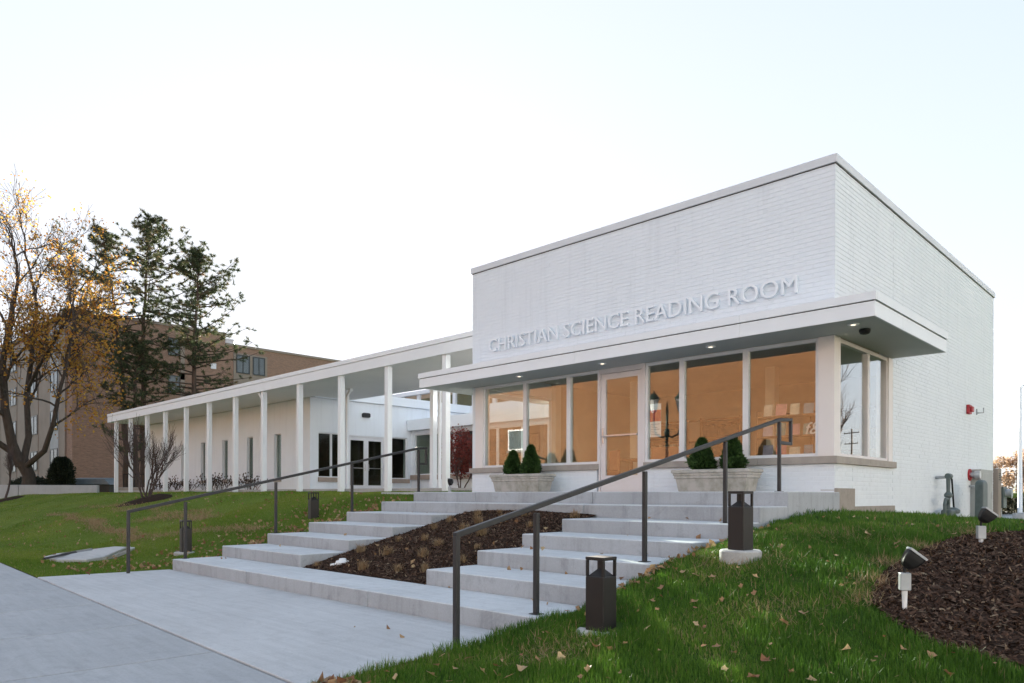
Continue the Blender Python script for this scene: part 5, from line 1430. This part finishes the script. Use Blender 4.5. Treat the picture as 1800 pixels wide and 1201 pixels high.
blades('grass', PP, Hh, Ww, gm_, 'shorter yellow green grass on the left lawn', 'grass', seg=1, tb=tv)
# straw: wisps on the left lawn seams, around the footing and the bed edge
S = []
for a, b, n, w in (((-23.5, -4.1), (-18.2, -4.65), 900, 0.10), ((-18.2, -4.65), (-12.0, -5.35), 2400, 0.12), ((-15.5, -4.0), (-12.4, -3.6), 1300, 0.20), ((-20, -3.3), (-13.5, -3.3), 1000, 0.10), ((-12.5, -5.2), (-9.0, -4.2), 1100, 0.15), ((-24, -3.2), (-17, -2.9), 700, 0.10)):
    t = nrg.random(n); X = a[0] + (b[0] - a[0]) * t + nrg.normal(0, w, n); Y = a[1] + (b[1] - a[1]) * t + nrg.normal(0, w, n) + 0.12 * np.sin(X * 1.7)
    S.append(np.stack([X, Y, hL(X, Y) + 0.03], -1))
S = np.concatenate(S)
blades('dry_straw', S, nrg.uniform(0.05, 0.12, len(S)), np.full(len(S), 0.012), M['straw'], 'wisps of dry straw along the seams of the left lawn', 'straw', seg=1, lean=2.2)
S = []
for cx_, cy_, r, n in ((0.85, -4.62, 0.28, 500), (1.25, -3.1, 0.25, 250), (1.7, -5.6, 0.22, 300), (0.75, -7.0, 0.2, 300), (2.05, -4.7, 0.10, 200), (1.98, -4.1, 0.10, 220), (2.1, -5.1, 0.10, 200), (2.0, -3.2, 0.10, 200), (2.2, -2.3, 0.15, 200)):
    X = cx_ + nrg.normal(0, r, n); Y = cy_ + nrg.normal(0, r, n); k = X > 0.2
    S.append(np.stack([X, Y, hR(X, Y) + 0.045], -1)[k])
S = np.concatenate(S)
blades('dry_straw', S, nrg.uniform(0.05, 0.11, len(S)), np.full(len(S), 0.004), M['straw'], 'wisps of dry straw in the right lawn', 'straw', seg=1, lean=2.5)
# ornamental grass tufts between the flights
tsrc = []
for v_ in range(4):
    n = 110; a = nrg.random(n) * 6.283; sp_ = np.abs(nrg.normal(0, 0.45, n)); L = nrg.uniform(0.10, 0.24, n)
    base = np.stack([0.03 * nrg.normal(0, 1, n), 0.03 * nrg.normal(0, 1, n), 0 * a - 0.01], -1)
    dv = np.stack([np.cos(a) * sp_, np.sin(a) * sp_, np.ones(n)], -1); dv /= np.linalg.norm(dv, axis=1)[:, None]
    s = np.stack([-np.sin(a), np.cos(a), 0 * a], -1) * 0.0035
    mid = base + dv * L[:, None] * 0.6; tipp = mid + (dv + np.stack([np.cos(a) * 0.5, np.sin(a) * 0.5, -0.3 + 0 * a], -1)) * L[:, None] * 0.4
    V = np.stack([base - s, base + s, mid - s * .8, mid + s * .8, tipp], 1).reshape(-1, 3); k = np.arange(n)[:, None] * 5
    T = np.concatenate([k + np.array([[0, 1, 3]]), k + np.array([[0, 3, 2]]), k + np.array([[2, 3, 4]])], 0)
    tsrc.append((V, T, np.repeat(nrg.random(n), 5)))
tm = {}
k = 0
for gy_ in range(6):
    for gx_ in range(4):
        x = XB + 0.38 + gx_ * 0.66 + rnd.uniform(-.2, .2) + 0.12 * (gy_ % 2); y = -5.32 + gy_ * 0.52 + rnd.uniform(-.14, .14)
        if x > XC - 0.12 or (abs(x + 4.5) < 0.22 and abs(y + 5.3) < 0.25): continue
        v_ = k % 4; k += 1
        if v_ not in tm: o = np_mesh('grass_tuft', *tsrc[v_][:2], M['straw'], tint=tsrc[v_][2]); tm[v_] = o
        else: o = inst(tm[v_])
        o.location = (x, y, float(bedz(np.array(x), np.array(y)))); o.rotation_euler = (0, 0, rnd.random() * 6); q = rnd.uniform(0.5, 0.95); o.scale = (q * 1.15, q * 1.15, q * rnd.uniform(0.8, 1.1))
        tag(o, 'dry tan tuft of ornamental grass in the mulch between the flights', 'grass tuft', 'dry grass tufts in the mulch bed')
# fallen leaves
lm = []
for v_ in range(7):
    n = 9; s = 1.0; vs = [(0, 0, 0.0)]; cu_ = rnd.uniform(0.5, 1.6); tw = rnd.uniform(-0.8, 0.8)
    for q in range(n):
        a = 6.283 * q / n; r = (0.52 if q % 2 else 0.34) * rnd.uniform(0.8, 1.15) * (1.25 if q == 0 else 1)
        x, y = r * math.cos(a) * 1.15, r * math.sin(a) * 0.8
        vs.append((x, y, cu_ * y * y + tw * x * y + rnd.uniform(-.03, .06)))
    me = bpy.data.meshes.new('fallen_leaf'); me.from_pydata(vs, [], [(0, 1 + q, 1 + (q + 1) % n) for q in range(n)]); me.materials.append(M['fallen']); lm.append(me)
cand = sample(hR, 0.15, 4.4, -8.7, -1.0, 60, okR)
cand2 = cand[nrg.random(len(cand)) < np.clip(1.3 - (cand[:, 1] + 8.5) / 5.5, 0.12, 1)]
edge_ = []
for _ in range(22):
    y = rnd.uniform(-5.9, -2.6); x = 0.14 + abs(rnd.gauss(0, 0.22)); edge_.append((x, y, float(hR(x, y))))
bedp = []
for _ in range(26):
    y = rnd.uniform(-5.6, -2.2); x = float(bed_left(y)) + rnd.uniform(0.1, 1.6); bedp.append((x, y, float(hR(x, y)) - 0.02))
sel = list(map(tuple, cand2[:215])) + edge_ + bedp
LW = len(sel)
def place_leaf(p, lift, label, grp):
    o = bpy.data.objects.new('fallen_leaf', lm[rnd.randrange(7)]); COL.objects.link(o)
    q = rnd.choice([0.03, 0.036, 0.042, 0.05, 0.06, 0.075]); o.scale = (q, q, q)
    o.location = (p[0], p[1], p[2] + lift + rnd.uniform(-0.008, 0.012)); o.rotation_euler = (rnd.gauss(0, 0.45), rnd.gauss(0, 0.45), rnd.random() * 6.28)
    tag(o, label, 'leaf', grp)
for i, p in enumerate(sel):
    if i < LW - 26: place_leaf(p, 0.045, 'curled brown fallen leaf lying in the right lawn', 'fallen leaves on the right lawn')
    else: place_leaf(p, 0.03, 'curled brown fallen leaf on the dark right mulch bed', 'fallen leaves on the right mulch bed')
# smaller litter elsewhere
P = []
for _ in range(420):
    y = rnd.uniform(-7.6, -1.8); x = -7.62 - abs(rnd.gauss(0, 1.3)); P.append((x, y, float(hL(x, y)) + 0.035))
for k in range(1, 6):
    for _ in range(34):
        y = yf[k] - rnd.uniform(0.02, 0.5); x = XA - abs(rnd.gauss(0.08, 0.09)); P.append((x, y, float(hL(x, y)) + 0.035))
for _ in range(260):
    x = rnd.uniform(-24, -9); y = rnd.uniform(-7.2, -1); P.append((x, y, float(hL(x, y)) + 0.04))
for _ in range(46):
    y = rnd.choice([-5.3, -4.6, -3.9, -5.0]) + rnd.gauss(0, 0.15); x = 0.13 + abs(rnd.gauss(0, 0.09)); P.append((x, y, float(hR(x, y)) + 0.045))
for _ in range(60):
    x = rnd.uniform(0.1, 0.5); y = float(y_edge(x)) + abs(rnd.gauss(0, 0.12)) + 0.03; P.append((x, y, float(hR(x, y)) + 0.03))
for _ in range(26):
    k = rnd.randrange(5); x = rnd.choice([rnd.uniform(XA + .05, XB - .1), rnd.uniform(XC + .1, XD - .1)]); P.append((x, yf[k] + TR - abs(rnd.gauss(0.03, 0.12)) - 0.03, zt[k] + 0.012))
for _ in range(3):
    P.append((rnd.uniform(-7, -0.5), rnd.uniform(-7.2, -6.45), -1.172))
for _ in range(30):
    x = rnd.uniform(XB + .1, XC - .1); y = rnd.uniform(-5.5, -2.6); P.append((x, y, float(bedz(np.array(x), np.array(y))) + 0.03))
o = leaf_cloud('leaf_litter', np.array(P), 0.075, M['fallen_many'], None, 0.012)
tag(o, 'scattered brown leaf litter on the lawns and beside the steps', 'leaves', kind='stuff')
